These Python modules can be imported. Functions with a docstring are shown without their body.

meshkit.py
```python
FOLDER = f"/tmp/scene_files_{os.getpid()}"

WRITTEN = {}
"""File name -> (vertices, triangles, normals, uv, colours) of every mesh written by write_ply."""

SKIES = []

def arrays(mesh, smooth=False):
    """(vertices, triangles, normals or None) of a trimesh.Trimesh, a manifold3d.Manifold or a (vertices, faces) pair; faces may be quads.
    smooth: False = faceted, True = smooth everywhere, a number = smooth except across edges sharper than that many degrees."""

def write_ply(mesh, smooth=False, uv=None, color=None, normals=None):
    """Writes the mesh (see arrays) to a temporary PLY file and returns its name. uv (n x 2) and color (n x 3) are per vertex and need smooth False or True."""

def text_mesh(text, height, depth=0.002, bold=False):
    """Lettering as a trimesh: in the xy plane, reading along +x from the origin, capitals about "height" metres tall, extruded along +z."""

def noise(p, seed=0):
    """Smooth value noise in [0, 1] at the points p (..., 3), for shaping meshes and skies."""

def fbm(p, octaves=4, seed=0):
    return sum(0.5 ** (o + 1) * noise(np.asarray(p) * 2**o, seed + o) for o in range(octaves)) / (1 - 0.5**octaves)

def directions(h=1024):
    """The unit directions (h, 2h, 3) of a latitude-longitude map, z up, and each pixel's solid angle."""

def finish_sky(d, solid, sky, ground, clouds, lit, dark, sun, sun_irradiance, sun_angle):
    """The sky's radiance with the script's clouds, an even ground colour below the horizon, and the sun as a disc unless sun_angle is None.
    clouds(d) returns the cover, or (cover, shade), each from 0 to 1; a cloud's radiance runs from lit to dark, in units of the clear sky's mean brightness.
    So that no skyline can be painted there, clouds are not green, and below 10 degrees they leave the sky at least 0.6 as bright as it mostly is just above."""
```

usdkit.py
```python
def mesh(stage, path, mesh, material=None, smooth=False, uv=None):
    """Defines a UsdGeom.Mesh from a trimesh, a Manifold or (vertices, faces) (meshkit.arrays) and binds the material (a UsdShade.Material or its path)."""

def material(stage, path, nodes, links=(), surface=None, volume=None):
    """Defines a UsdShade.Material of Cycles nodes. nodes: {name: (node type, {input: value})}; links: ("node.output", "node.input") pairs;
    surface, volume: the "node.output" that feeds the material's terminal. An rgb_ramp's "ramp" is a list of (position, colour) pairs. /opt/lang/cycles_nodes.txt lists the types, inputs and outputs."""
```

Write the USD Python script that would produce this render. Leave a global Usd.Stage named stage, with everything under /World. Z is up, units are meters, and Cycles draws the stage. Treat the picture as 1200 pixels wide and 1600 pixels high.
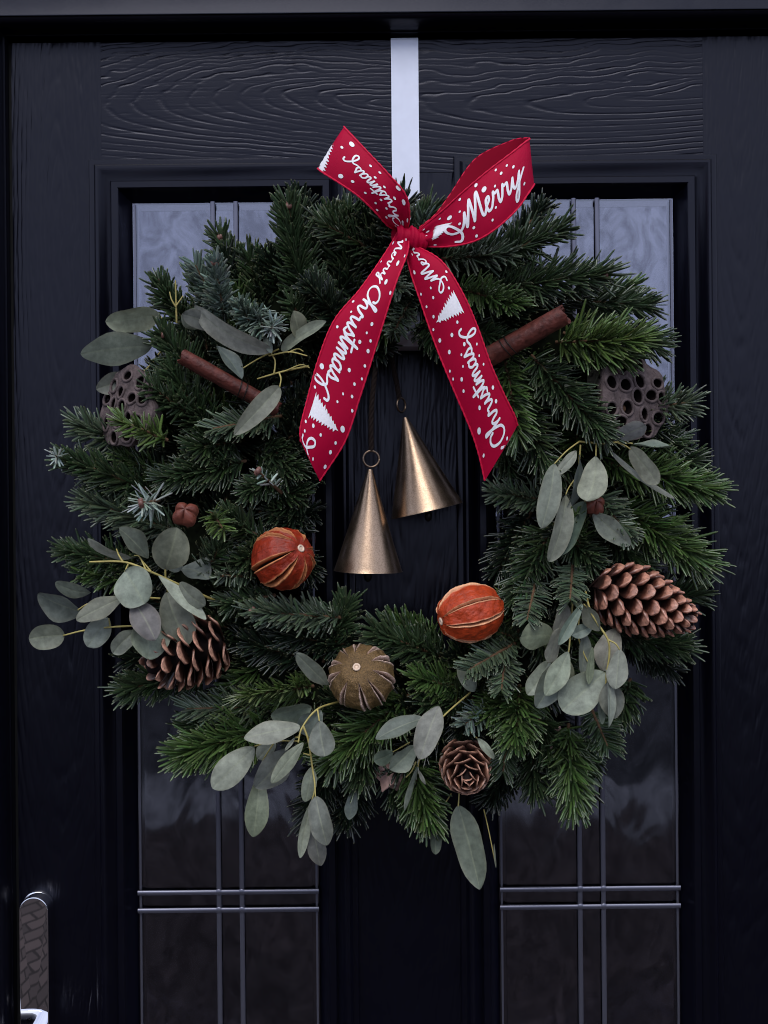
import math, random
import numpy as np, trimesh, usdkit, meshkit
from pxr import Usd, UsdGeom, UsdLux, UsdShade, Sdf, Gf, Vt
from shapely.geometry import LineString, Polygon, Point
from shapely.ops import unary_union
from shapely import affinity

# ------------------------------------------------------------------ camera, sky, sun
D, S = 1.30, 0.0007            # metres to the door, metres per photo pixel on the door
ROLL = math.radians(0.535)
EXPOSURE = 0.45
SUN_EL, SUN_AZ = math.radians(50), math.radians(186)   # azimuth atan2(x, y) of the direction towards the sun

stage = Usd.Stage.CreateInMemory()
UsdGeom.SetStageUpAxis(stage, 'Z'); UsdGeom.SetStageMetersPerUnit(stage, 1.0)
UsdGeom.Xform.Define(stage, '/World'); UsdGeom.Scope.Define(stage, '/World/Looks')
cr, sr = math.cos(ROLL), math.sin(ROLL)
cam = UsdGeom.Camera.Define(stage, '/World/camera')
cam.AddTransformOp().Set(Gf.Matrix4d(cr, 0, -sr, 0, sr, 0, cr, 0, 0, -1, 0, 0, 0, -D, 0, 1))
cam.CreateHorizontalApertureAttr(24.0); cam.CreateFocalLengthAttr(24.0 * D / (1200 * S))
cam.CreateExposureAttr(EXPOSURE); cam.CreateClippingRangeAttr(Gf.Vec2f(0.05, 500))

SKY = dict(strength=0.052, low=(12.2, 13.7, 18.8), high=(18.0, 19.4, 23.0))
usdkit.material(stage, '/World/Looks/overcast_sky', {
    'tc': ('texture_coordinate', {}),
    'sky': ('sky_texture', {'sky_type': 'single_scattering', 'sun_disc': False, 'sun_elevation': SUN_EL, 'sun_rotation': SUN_AZ}),
    'sep': ('separate_xyz', {}),
    'grad': ('rgb_ramp', {'ramp': [(0.0, SKY['low']), (0.9, SKY['high'])]}),
    'n': ('noise_texture', {'scale': 2.2, 'detail': 5.0, 'roughness': 0.55}),
    'nr': ('rgb_ramp', {'ramp': [(0.3, (0.72, 0.74, 0.79)), (0.7, (1.15, 1.14, 1.12))]}),
    'cl': ('mix_color', {'blend_type': 'multiply', 'fac': 1.0}),
    'mx': ('mix_color', {'blend_type': 'mix', 'fac': 0.93}),
    'bg': ('background_shader', {'strength': SKY['strength']})},
    [('tc.generated', 'sep.vector'), ('sep.z', 'grad.fac'), ('tc.generated', 'n.vector'), ('n.fac', 'nr.fac'),
     ('grad.color', 'cl.a'), ('nr.color', 'cl.b'), ('sky.color', 'mx.a'), ('cl.result', 'mx.b'), ('mx.result', 'bg.color')],
    surface='bg.background')
dome = UsdLux.DomeLight.Define(stage, '/World/sky')
UsdShade.MaterialBindingAPI.Apply(dome.GetPrim()).Bind(UsdShade.Material.Get(stage, '/World/Looks/overcast_sky'))
dome.GetPrim().SetCustomDataByKey('kind', 'structure')
sun = UsdLux.DistantLight.Define(stage, '/World/sun')
sun.CreateNormalizeAttr(True); sun.CreateIntensityAttr(0.36); sun.CreateAngleAttr(36.0); sun.CreateColorAttr(Gf.Vec3f(1.0, 0.975, 0.95))
sun.AddRotateXYZOp().Set(Gf.Vec3f(90 - math.degrees(SUN_EL), 0, 180 - math.degrees(SUN_AZ)))

# ------------------------------------------------------------------ helpers
def P(px, py, y=0.0):
    """World point that the photograph shows at pixel (px, py), at depth y (0 = door face, negative = towards the camera)."""
    k = (D + y) / D
    a, b = (px - 600) * S * k, (py - 800) * S * k
    return np.array([a * cr - b * sr, y, -(a * sr + b * cr)])
def pxm(y):
    return S * (D + y) / D
def unit(v):
    v = np.asarray(v, float); n = np.linalg.norm(v, axis=-1, keepdims=True)
    return v / np.maximum(n, 1e-12)
used = {}
def path_of(name, parent):
    base = parent.GetPath().pathString if parent is not None else '/World'
    k = used.get((base, name), 0); used[(base, name)] = k + 1
    return f'{base}/{name}' if k == 0 else f'{base}/{name}_{k:03d}'
def put(name, mesh, mat, parent=None, smooth=40, tone=None):
    v, f = mesh if isinstance(mesh, tuple) else (np.array(mesh.vertices), np.array(mesh.faces))
    if tone is not None and smooth not in (True, False): smooth = True
    m = usdkit.mesh(stage, path_of(name, parent), (v, f), '/World/Looks/' + mat, smooth)
    if tone is not None:
        UsdGeom.PrimvarsAPI(m).CreatePrimvar('tone', Sdf.ValueTypeNames.Float3Array, 'vertex').Set(Vt.Vec3fArray.FromNumpy(np.asarray(tone, np.float32)))
    return m.GetPrim()
def tag(p, label=None, cat=None, group=None, kind=None):
    for k, v in (('label', label), ('category', cat), ('group', group), ('kind', kind)):
        if v: p.SetCustomDataByKey(k, v)
    return p
def thing(name, label, cat, group=None, kind=None, parent=None):
    x = UsdGeom.Xform.Define(stage, path_of(name, parent))
    return tag(x.GetPrim(), label, cat, group, kind)
def cat(ms):
    vs, fs, n = [], [], 0
    for v, f in ms:
        f = np.asarray(f)
        vs.append(np.asarray(v, float)); fs.append(f + n); n += len(v)
    return np.vstack(vs), np.vstack(fs)
def tm(m): return np.array(m.vertices), np.array(m.faces)
def box(x0, x1, y0, y1, z0, z1):
    m = trimesh.creation.box([x1 - x0, y1 - y0, z1 - z0]); m.apply_translation([(x0 + x1) / 2, (y0 + y1) / 2, (z0 + z1) / 2]); return tm(m)
def spline(pts, n):
    """Catmull-Rom through pts, n samples evenly spaced along it."""
    pts = np.asarray(pts, float)
    if len(pts) == 2: return pts[0] + np.linspace(0, 1, n)[:, None] * (pts[1] - pts[0])
    q = np.vstack([2 * pts[0] - pts[1], pts, 2 * pts[-1] - pts[-2]])
    out = []
    for i in range(1, len(q) - 2):
        t = np.linspace(0, 1, 24, endpoint=False)[:, None]
        a, b, c, d = q[i - 1], q[i], q[i + 1], q[i + 2]
        out.append(0.5 * (2 * b + (c - a) * t + (2 * a - 5 * b + 4 * c - d) * t**2 + (3 * b - a - 3 * c + d) * t**3))
    out = np.vstack(out + [pts[-1:]])
    L = np.r_[0, np.cumsum(np.linalg.norm(np.diff(out, axis=0), axis=1))]
    s = np.linspace(0, L[-1], n)
    return np.stack([np.interp(s, L, out[:, k]) for k in range(pts.shape[1])], 1)
def frames(pts, up):
    T = unit(np.gradient(pts, axis=0)); up = np.asarray(up, float)
    N = unit(up - T * (T @ up)[:, None]); return T, N, np.cross(T, N)
def tube(pts, r, sides=6, up=(0.31, -0.9, 0.3)):
    pts = np.asarray(pts, float); n = len(pts); r = np.broadcast_to(r, n)
    T, N, B = frames(pts, up)
    a = np.arange(sides) / sides * 2 * np.pi
    v = (pts[:, None] + r[:, None, None] * (np.cos(a)[None, :, None] * N[:, None] + np.sin(a)[None, :, None] * B[:, None])).reshape(-1, 3)
    f = []
    for i in range(n - 1):
        for k in range(sides):
            p, q = i * sides + k, i * sides + (k + 1) % sides
            f += [[p, q, q + sides], [p, q + sides, p + sides]]
    v = np.vstack([v, pts[:1], pts[-1:]])
    c0, c1 = n * sides, n * sides + 1
    for k in range(sides):
        f += [[c0, (k + 1) % sides, k], [c1, (n - 1) * sides + k, (n - 1) * sides + (k + 1) % sides]]
    return v, np.array(f)
def grid_faces(n, m, wrap=False):
    i, j = np.meshgrid(np.arange(n - 1), np.arange(m if wrap else m - 1), indexing='ij')
    a, b = (i * m + j).ravel(), (i * m + (j + 1) % m).ravel()
    return np.vstack([np.stack([a, b, b + m], 1), np.stack([a, b + m, a + m], 1)])
def basis(z, x=(0.2, 0.1, 1.0)):
    """Rotation whose third column is z."""
    z = unit(z); x = np.asarray(x, float); x = unit(x - z * (x @ z)); return np.stack([x, np.cross(z, x), z], 1)
def ball(c, r, sub=2, squash=(1, 1, 1)):
    m = trimesh.creation.icosphere(sub, 1.0); return np.array(m.vertices) * np.asarray(squash) * r + c, np.array(m.faces)
def fbm(p, seed=0, o=3): return meshkit.fbm(np.asarray(p, float), o, seed)

# ------------------------------------------------------------------ materials
def mat(name, nodes, links, surface='p.BSDF'): return usdkit.material(stage, '/World/Looks/' + name, nodes, links, surface=surface)
def plain(name, col, rough=0.5, metal=0.0, spec=0.5, noise=None, bump=None, extra=None, contrast=(0.75, 1.2), rough_noise=None):
    nodes = {'p': ('principled_bsdf', {'base_color': col, 'roughness': rough, 'metallic': metal, 'specular_ior_level': spec, **(extra or {})}), 'tc': ('geometry', {})}
    links = []
    if noise:
        nodes['n'] = ('noise_texture', {'scale': noise, 'detail': 5.0, 'roughness': 0.6})
        nodes['r'] = ('rgb_ramp', {'ramp': [(0.3, tuple(np.array(col) * contrast[0])), (0.7, tuple(np.minimum(1, np.array(col) * contrast[1])))]})
        links += [('tc.position', 'n.vector'), ('n.fac', 'r.fac'), ('r.color', 'p.base_color')]
    if rough_noise:
        nodes['qn'] = ('noise_texture', {'scale': rough_noise[0], 'detail': 6.0, 'roughness': 0.65, 'distortion': 0.6}); nodes['qr'] = ('rgb_ramp', {'ramp': [(0.3, (rough_noise[1],) * 3), (0.7, (rough_noise[2],) * 3)]})
        links += [('tc.position', 'qn.vector'), ('qn.fac', 'qr.fac'), ('qr.color', 'p.roughness')]
    if bump:
        nodes['bn'] = ('noise_texture', {'scale': bump[0], 'detail': 3.0}); nodes['b'] = ('bump', {'strength': bump[1], 'distance': bump[2]})
        links += [('tc.position', 'bn.vector'), ('bn.fac', 'b.height'), ('b.normal', 'p.normal')]
    return mat(name, nodes, links)
def toned(name, rough=0.5, spec=0.5, translucent=0.0, noise=None, bump=None, extra=None, rnoise=None):
    nodes = {'a': ('attribute', {'attribute': 'tone'}), 'p': ('principled_bsdf', {'roughness': rough, 'specular_ior_level': spec, **(extra or {})}), 'g': ('geometry', {})}
    col = 'a.color'; links = []; out = 'p.BSDF'
    if noise:
        nodes['n'] = ('noise_texture', {'scale': noise[0], 'detail': 5.0, 'roughness': 0.65})
        nodes['r'] = ('rgb_ramp', {'ramp': [(0.3, (1 - noise[1],) * 3), (0.7, (1 + noise[1],) * 3)]})
        nodes['m'] = ('mix_color', {'blend_type': 'multiply', 'fac': 1.0})
        links += [('g.position', 'n.vector'), ('n.fac', 'r.fac'), (col, 'm.a'), ('r.color', 'm.b')]; col = 'm.result'
    links.append((col, 'p.base_color'))
    if bump:
        nodes['bn'] = ('noise_texture', {'scale': bump[0], 'detail': 3.0}); nodes['b'] = ('bump', {'strength': bump[1], 'distance': bump[2]})
        links += [('g.position', 'bn.vector'), ('bn.fac', 'b.height'), ('b.normal', 'p.normal')]
    if translucent:
        nodes['t'] = ('translucent_bsdf', {}); nodes['x'] = ('mix_closure', {'fac': translucent})
        links += [(col, 't.color'), ('p.BSDF', 'x.closure1'), ('t.BSDF', 'x.closure2')]; out = 'x.closure'
    return mat(name, nodes, links, out)

plain('door_paint', (0.0009, 0.0009, 0.0025), 0.22, spec=0.29, bump=(900, 0.12, 0.0006), extra={'specular_tint': (0.84, 0.84, 1.0)}, rough_noise=(7.0, 0.22, 0.31))
plain('frame_paint', (0.0010, 0.0010, 0.0024), 0.22, spec=0.33, extra={'specular_tint': (0.84, 0.84, 1.0)}, rough_noise=(9.0, 0.20, 0.30))
plain('gasket', (0.003, 0.003, 0.003), 0.7, spec=0.2)
plain('dark_hall', (0.004, 0.004, 0.004), 0.9, spec=0.0)
plain('lead', (0.13, 0.13, 0.165), 0.30, metal=0.75)
plain('hanger_metal', (0.60, 0.62, 0.71), 0.42, spec=0.4, metal=0.15, noise=60, contrast=(0.95, 1.03))
plain('chrome', (0.85, 0.84, 0.86), 0.018, metal=1.0)
plain('cord', (0.022, 0.015, 0.013), 0.9, spec=0.1, noise=700)
plain('wire', (0.02, 0.018, 0.016), 0.4, metal=0.8)
plain('moss', (0.006, 0.008, 0.004), 0.95, spec=0.05, noise=120, contrast=(0.3, 1.6))
plain('twig', (0.10, 0.055, 0.03), 0.75, spec=0.2, noise=300)
plain('fir_bud', (0.14, 0.06, 0.045), 0.5, noise=500)
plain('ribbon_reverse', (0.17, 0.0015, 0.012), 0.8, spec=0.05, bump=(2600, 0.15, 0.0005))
plain('ribbon', (0.35, 0.0010, 0.027), 0.55, spec=0.09, bump=(2200, 0.35, 0.0010))
plain('ribbon_edge', (0.52, 0.008, 0.042), 0.6, spec=0.15)
plain('ribbon_print', (0.80, 0.78, 0.80), 0.6, spec=0.2, noise=500, contrast=(0.9, 1.05))
plain('euc_stem', (0.34, 0.28, 0.085), 0.6, noise=150)
plain('red_twig', (0.16, 0.11, 0.07), 0.7, noise=150)
plain('cinnamon', (0.078, 0.020, 0.014), 0.5, spec=0.3, noise=140, bump=(260, 0.5, 0.002), contrast=(0.55, 1.5))
plain('seed_pod', (0.125, 0.034, 0.021), 0.5, spec=0.35, noise=150, bump=(300, 0.4, 0.001), contrast=(0.6, 1.4))
plain('pale_wood', (0.50, 0.32, 0.27), 0.75, spec=0.2, noise=120, bump=(300, 0.4, 0.001))
plain('lotus', (0.084, 0.062, 0.060), 0.8, spec=0.2, noise=130, bump=(350, 0.6, 0.0015), contrast=(0.55, 1.5))
plain('lotus_inside', (0.012, 0.008, 0.008), 0.9, spec=0.05)
plain('stem_button', (0.62, 0.46, 0.34), 0.6, noise=300)
toned('needles', 0.27, 0.75, translucent=0.08)
toned('euc_leaf', 0.52, 0.35, translucent=0.16, noise=(150, 0.28), bump=(500, 0.15, 0.0006))
toned('rind', 0.5, 0.3, noise=(190, 0.30), bump=(420, 0.5, 0.0013))
toned('glitter_rind', 0.36, 0.5, noise=(900, 0.75), bump=(1400, 0.8, 0.0015), extra={'metallic': 0.4})
toned('cone_scale', 0.30, 0.5, noise=(240, 0.55), bump=(300, 0.3, 0.001))
# antique brass: satin, speckled
mat('antique_brass', {'g': ('geometry', {}), 'n': ('noise_texture', {'scale': 900.0, 'detail': 3.0, 'roughness': 0.7}), 'n2': ('noise_texture', {'scale': 45.0, 'detail': 4.0}),
    'r': ('rgb_ramp', {'ramp': [(0.32, (0.17, 0.112, 0.072)), (0.50, (0.31, 0.218, 0.150)), (0.74, (0.42, 0.31, 0.225))]}),
    'rr': ('rgb_ramp', {'ramp': [(0.3, (0.25,) * 3), (0.7, (0.36,) * 3)]}),
    'b': ('bump', {'strength': 0.12, 'distance': 0.0006}), 'p': ('principled_bsdf', {'metallic': 1.0})},
    [('g.position', 'n.vector'), ('g.position', 'n2.vector'), ('n.fac', 'r.fac'), ('r.color', 'p.base_color'), ('n2.fac', 'rr.fac'), ('rr.color', 'p.roughness'), ('n.fac', 'b.height'), ('b.normal', 'p.normal')])
# textured double glazing: the room behind stays dark, the panes mirror the sky
def glass(name, scale, strength, rough, mottled=False):
    mat(name, {'mn': ('noise_texture', {'scale': 30.0, 'detail': 4.0, 'roughness': 0.6, 'distortion': 2.2}), 'mr': ('rgb_ramp', {'ramp': [(0.36, (0.62,) * 3), (0.64, (1.16,) * 3)] if mottled else [(0, (1, 1, 1)), (1, (1, 1, 1))]}), 'mm': ('math', {'math_type': 'multiply'}), 'g': ('geometry', {}), 'mp': ('mapping', {'mapping_type': 'point', 'scale': (1.0, 1.0, 0.6)}), 'n': ('noise_texture', {'scale': scale, 'detail': 1.0, 'roughness': 0.4, 'distortion': 1.2}),
        'b': ('bump', {'strength': strength, 'distance': 0.004}), 'f': ('fresnel', {'IOR': 2.45}),
        'gl': ('glossy_bsdf', {'color': (0.84, 0.86, 1.0), 'roughness': rough}), 't': ('transparent_bsdf', {'color': (0.6, 0.6, 0.62)}), 'x': ('mix_closure', {})},
        [('g.position', 'mp.vector'), ('mp.vector', 'n.vector'), ('n.fac', 'b.height'), ('b.normal', 'gl.normal'), ('mp.vector', 'mn.vector'), ('mn.fac', 'mr.fac'), ('f.fac', 'mm.value1'), ('mr.color', 'mm.value2'), ('mm.value', 'x.fac'), ('t.BSDF', 'x.closure1'), ('gl.BSDF', 'x.closure2')], 'x.closure')
glass('pane_clear', 9.0, 0.03, 0.07)
glass('pane_obscure', 19.0, 0.20, 0.06, True)
# ground outside: block paving, a pale kerb, asphalt
mat('block_paving', {'g': ('geometry', {}), 'mp': ('mapping', {'mapping_type': 'point', 'rotation': (0, 0, 0.785)}), 'k': ('brick_texture', {'scale': 1.0, 'brick_width': 0.2, 'row_height': 0.1, 'mortar_size': 0.010, 'color1': (0.044, 0.034, 0.033), 'color2': (0.026, 0.021, 0.021), 'mortar': (0.013, 0.011, 0.011)}),
    'p': ('principled_bsdf', {'roughness': 0.9, 'specular_ior_level': 0.02})}, [('g.position', 'mp.vector'), ('mp.vector', 'k.vector'), ('k.color', 'p.base_color')])
plain('kerb_stone', (0.11, 0.11, 0.115), 0.9, spec=0.05, noise=3)
plain('asphalt', (0.026, 0.026, 0.029), 0.95, spec=0.03, noise=0.8, contrast=(0.5, 1.6))

# ------------------------------------------------------------------ ground
GZ = -1.45
def sheet(x0, x1, y0, y1, z): return np.array([[x0, y0, z], [x1, y0, z], [x1, y1, z], [x0, y1, z]]), np.array([[0, 1, 2], [0, 2, 3]])
tag(put('road', sheet(-120, 120, -240, -5.0, GZ - 0.10), 'asphalt'), 'grey asphalt road beyond the paved drive', 'road', kind='structure')
tag(put('kerb', box(-30, 30, -5.02, -4.3, GZ - 0.3, GZ + 0.01), 'kerb_stone'), 'pale stone kerb along the end of the paved drive', 'kerb', kind='structure')
tag(put('paving', box(-30, 30, -4.3, 3.0, GZ - 0.3, GZ), 'block_paving'), 'small brick paving in front of the door', 'paving', kind='structure')
# ------------------------------------------------------------------ the door (X, Z in photo pixels of the door face, unrolled; x0.7 mm)
def q(x): return x * S
XL, XR, ZT, ZB = q(-576), q(646), q(738), GZ + 0.02
door = thing('front_door', 'black woodgrain front door with two tall leaded glass panels behind the wreath', 'door', kind='thing')
def relief(x0, x1, z0, z1, dx, dz, hfun, depth=0.04, taper=0.004):
    """A closed panel, its front face (at y = 0) engraved by hfun(x, z) metres."""
    nx, nz = max(2, int((x1 - x0) / dx)), max(2, int((z1 - z0) / dz))
    x, z = np.linspace(x0, x1, nx), np.linspace(z0, z1, nz)
    X, Z = np.meshgrid(x, z, indexing='ij')
    Y = hfun(X, Z)
    v = np.stack([X, Y, Z], -1).reshape(-1, 3); f = grid_faces(nx, nz)
    edge = np.r_[np.arange(nz) , (np.arange(1, nx)) * nz + nz - 1, (nx - 1) * nz + np.arange(nz - 2, -1, -1), np.arange(nx - 2, 0, -1) * nz]
    back = v[edge].copy(); back[:, 1] = depth
    n0, m = len(v), len(edge); k = np.arange(m)
    v = np.vstack([v, back]); a, b = edge, edge[(k + 1) % m]; c, d = n0 + k, n0 + (k + 1) % m
    f = np.vstack([f, np.stack([a, d, b], 1), np.stack([a, c, d], 1)])
    return v, f[:, ::1]
def groove(phase, sharp):
    """0 on the flat, 1 in the groove; one groove per unit of phase."""
    w = np.abs((phase % 1.0) - 0.5) * 2
    return np.clip((w - (1 - sharp)) / sharp, 0, 1) ** 1.3
def rail_grain(X, Z):
    px, pz = X / S, Z / S                                   # photo pixels
    wob = (fbm(np.stack([px / 70, pz / 22, 0 * px], -1), 3) - 0.5)
    zc = pz - 640 + 10 * np.sin(px / 140)
    left = np.sqrt((zc + 14 * wob) ** 2 + (0.17 * (20 - px)) ** 2) + 7 * wob
    right = np.sqrt((zc - 6 + 12 * wob) ** 2 + (0.10 * (px - 490)) ** 2 + 10) + 9 * wob
    t = 1 / (1 + np.exp(-(px - 35) / 10))
    ph = np.where(t < 0.5, left / 6.9, right / 8.6)
    strength = np.clip(1.7 * fbm(np.stack([px / 120, pz / 14, 0 * px + 3], -1), 8) - 0.05, 0.45, 1.25)
    h = groove(ph, 0.30) * strength * 0.00044
    fine = fbm(np.stack([px / 40, pz / 2.2, 0 * px], -1), 5)
    return h + 0.00022 * np.clip(fine - 0.55, 0, 1) * 2
def stile_grain(cx, arch):
    def g(X, Z):
        px, pz = X / S - cx, Z / S
        wob = fbm(np.stack([px / 16, pz / 60, 0 * px + cx], -1), 11) - 0.5
        r = np.sqrt((px + 10 * wob) ** 2 + (0.10 * (pz - arch)) ** 2 + 4) + 7 * wob
        s = np.clip(1.8 * fbm(np.stack([px / 12, pz / 110, 0 * px + cx], -1), 2) - 0.5, 0.0, 1.1)
        fine = fbm(np.stack([px / 2.6, pz / 9, 0 * px + cx], -1), 6)
        return groove(r / 6.5, 0.36) * s * 0.0009 + 0.00060 * np.clip(fine - 0.5, 0, 1) * 2
    return g
zw = q(530)                                                # top of the glazed openings
put('stile', relief(XL, q(-436.15), ZB, ZT, 0.0009, 0.006, stile_grain(-505, 430)), 'door_paint', door, 50)
put('stile', relief(q(504.15), XR, ZB, ZT, 0.0009, 0.006, stile_grain(560, 700)), 'door_paint', door, 50)
put('top_rail', relief(q(-436), q(504), zw, ZT, 0.0022, 0.0007, rail_grain), 'door_paint', door, 50)
put('mullion', relief(q(-64), q(132), GZ + 0.45, zw - 0.0005, 0.0012, 0.008, stile_grain(34, 200)), 'door_paint', door, 50)
put('bottom_rail', box(q(-436), q(504), 0, 0.04, ZB, GZ + 0.449), 'door_paint', door)
# bolection moulding round each opening: (distance in from the outer edge in px, height proud of the door in mm)
PROF = [(0, -0.5), (0, 3.5), (1.2, 5.4), (3.5, 6.4), (9, 6.8), (9.6, 8.6), (11, 12.0), (13.5, 14.2), (17, 14.6), (20, 13.4), (23, 10.2), (27, 6.6), (31, 4.4), (34, 3.8), (34.6, 7.2), (36, 8.0), (45, 8.0), (46.5, 7.0), (48, 3.0), (51, -1.5), (57, -8.5), (62.5, -14.0), (62.6, -22.0)]
WZ0 = GZ + 0.40
lead_m, pairs = [], []
for (gx0, gx1, leads) in ((-392, -108, (-264.7, -228.6)), (176.4, 460, (302.3, 339.0))):
    gz1, gz0 = q(490), WZ0 + q(63)
    x0, x1, z0, z1 = q(gx0 - 63), q(gx1 + 63), WZ0, q(553)
    rings = []
    for d, h in PROF:
        e = q(d)
        rings.append(np.array([[x0 + e, -h / 1000, z0 + e], [x1 - e, -h / 1000, z0 + e], [x1 - e, -h / 1000, z1 - e], [x0 + e, -h / 1000, z1 - e]]))
    v, f = [], []
    for i in range(len(rings) - 1):
        for k in range(4):
            a, b, c, d_ = rings[i][k], rings[i][(k + 1) % 4], rings[i + 1][(k + 1) % 4], rings[i + 1][k]
            n0 = len(v); v += [a, b, c, d_]; f += [[n0, n0 + 1, n0 + 2], [n0, n0 + 2, n0 + 3]]
    mo = trimesh.Trimesh(np.array(v), np.array(f)); mo.merge_vertices()
    w = put('window_moulding', tm(mo), 'door_paint', door, 28)
    YG = 0.012
    bx0, bx1 = q(gx0 + 16), q(gx1 - 16)
    put('pane', box(q(gx0), q(gx1), YG, YG + 0.004, gz0, gz1), 'pane_clear', w, False)
    put('obscure_glass', box(bx0 - q(5), bx1 + q(5), YG - 0.0019, YG - 0.0004, gz0 + q(20), gz1 - q(13)), 'pane_obscure', w, False)
    # spacer bar with its row of perforations down each side of the glass
    for ex in (gx0 + 3.5, gx1 - 3.5):
        put('spacer_bar', box(q(ex - 1.6), q(ex + 1.6), YG - 0.0022, YG - 0.0005, gz0, gz1 - q(2)), 'lead', w, False)
    yl = YG - 0.0052
    def strip(p, r0):
        pts = np.array(p); a = np.linspace(0, np.pi, 7)
        t = unit(pts[1] - pts[0]); side = np.cross(t, [0, -1, 0])
        ring = [r0 * np.cos(k) * side + 0.55 * r0 * np.sin(k) * np.array([0, -1, 0]) for k in a]
        v = np.array([pts[0] + r for r in ring] + [pts[1] + r for r in ring]); n = len(a)
        f = [[i, i + 1, n + i + 1] for i in range(n - 1)] + [[i, n + i + 1, n + i] for i in range(n - 1)]
        f += [[0, n - 1, 2 * n - 1], [0, 2 * n - 1, n]]
        return v, np.array(f)
    for lx in leads:
        put('lead_strip', strip([[q(lx), yl, gz0], [q(lx), yl, gz1]], q(3.8)), 'lead', w, 60)
    for lz in (594.5, 622.5):
        put('lead_strip', strip([[q(gx0), yl - 0.0006, -q(lz)], [q(gx1), yl - 0.0006, -q(lz)]], q(4.0)), 'lead', w, 60)
    for lx in leads:
        for lz in (594.5, 622.5):
            put('lead_joint', ball(np.array([q(lx), yl - 0.0010, -q(lz)]), q(5.6), 2, (1, 0.40, 1)), 'lead', w, True)
# the dark hallway seen through the glass
tag(put('hallway', cat([box(-0.6, 0.7, 0.50, 0.52, GZ, 0.8), box(-0.62, -0.6, 0.06, 0.52, GZ, 0.8), box(0.7, 0.72, 0.06, 0.52, GZ, 0.8), box(-0.6, 0.7, 0.06, 0.5, 0.8, 0.82)]), 'dark_hall', None, False), 'dark hallway behind the leaded glass of the door', 'hallway', kind='structure')
# frame
frame = thing('door_frame', 'dark painted door frame with rounded inner edge above and left of the door', 'door frame', kind='thing')
def frame_profile(): # (distance out from the door's edge in m, y)
    p = [(0.0042, 0.05), (0.0042, -0.0065), (0.0047, -0.008), (0.0058, -0.008)]
    for a in np.linspace(0, np.pi / 2, 9): p.append((0.0058 + 0.0085 * (1 - math.cos(a)), -0.008 - 0.026 * math.sin(a)))
    p += [(0.0146, -0.0362), (0.0156, -0.0365), (0.045, -0.0338), (0.20, -0.0338), (0.20, 0.05)]
    return p
pr = frame_profile()
def sweep(fn0, fn1):
    v = np.array([fn0(d, y) for d, y in pr] + [fn1(d, y) for d, y in pr]); n = len(pr)
    return v, np.array([[i, i + 1, n + i + 1] for i in range(n - 1)] + [[i, n + i + 1, n + i] for i in range(n - 1)])
put('head', sweep(lambda d, y: (XL - d, y, ZT + d), lambda d, y: (XR + d, y, ZT + d)), 'frame_paint', frame, 30)
put('jamb', sweep(lambda d, y: (XL - d, y, GZ), lambda d, y: (XL - d, y, ZT + d)), 'frame_paint', frame, 30)
put('jamb', sweep(lambda d, y: (XR + d, y, ZT + d), lambda d, y: (XR + d, y, GZ)), 'frame_paint', frame, 30)
put('weather_seal', cat([box(XL - 0.0040, XL - 0.0005, 0.004, 0.03, GZ, ZT), box(XL, XR, 0.006, 0.03, ZT + 0.0056, ZT + 0.0070)]), 'gasket', frame)
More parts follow.
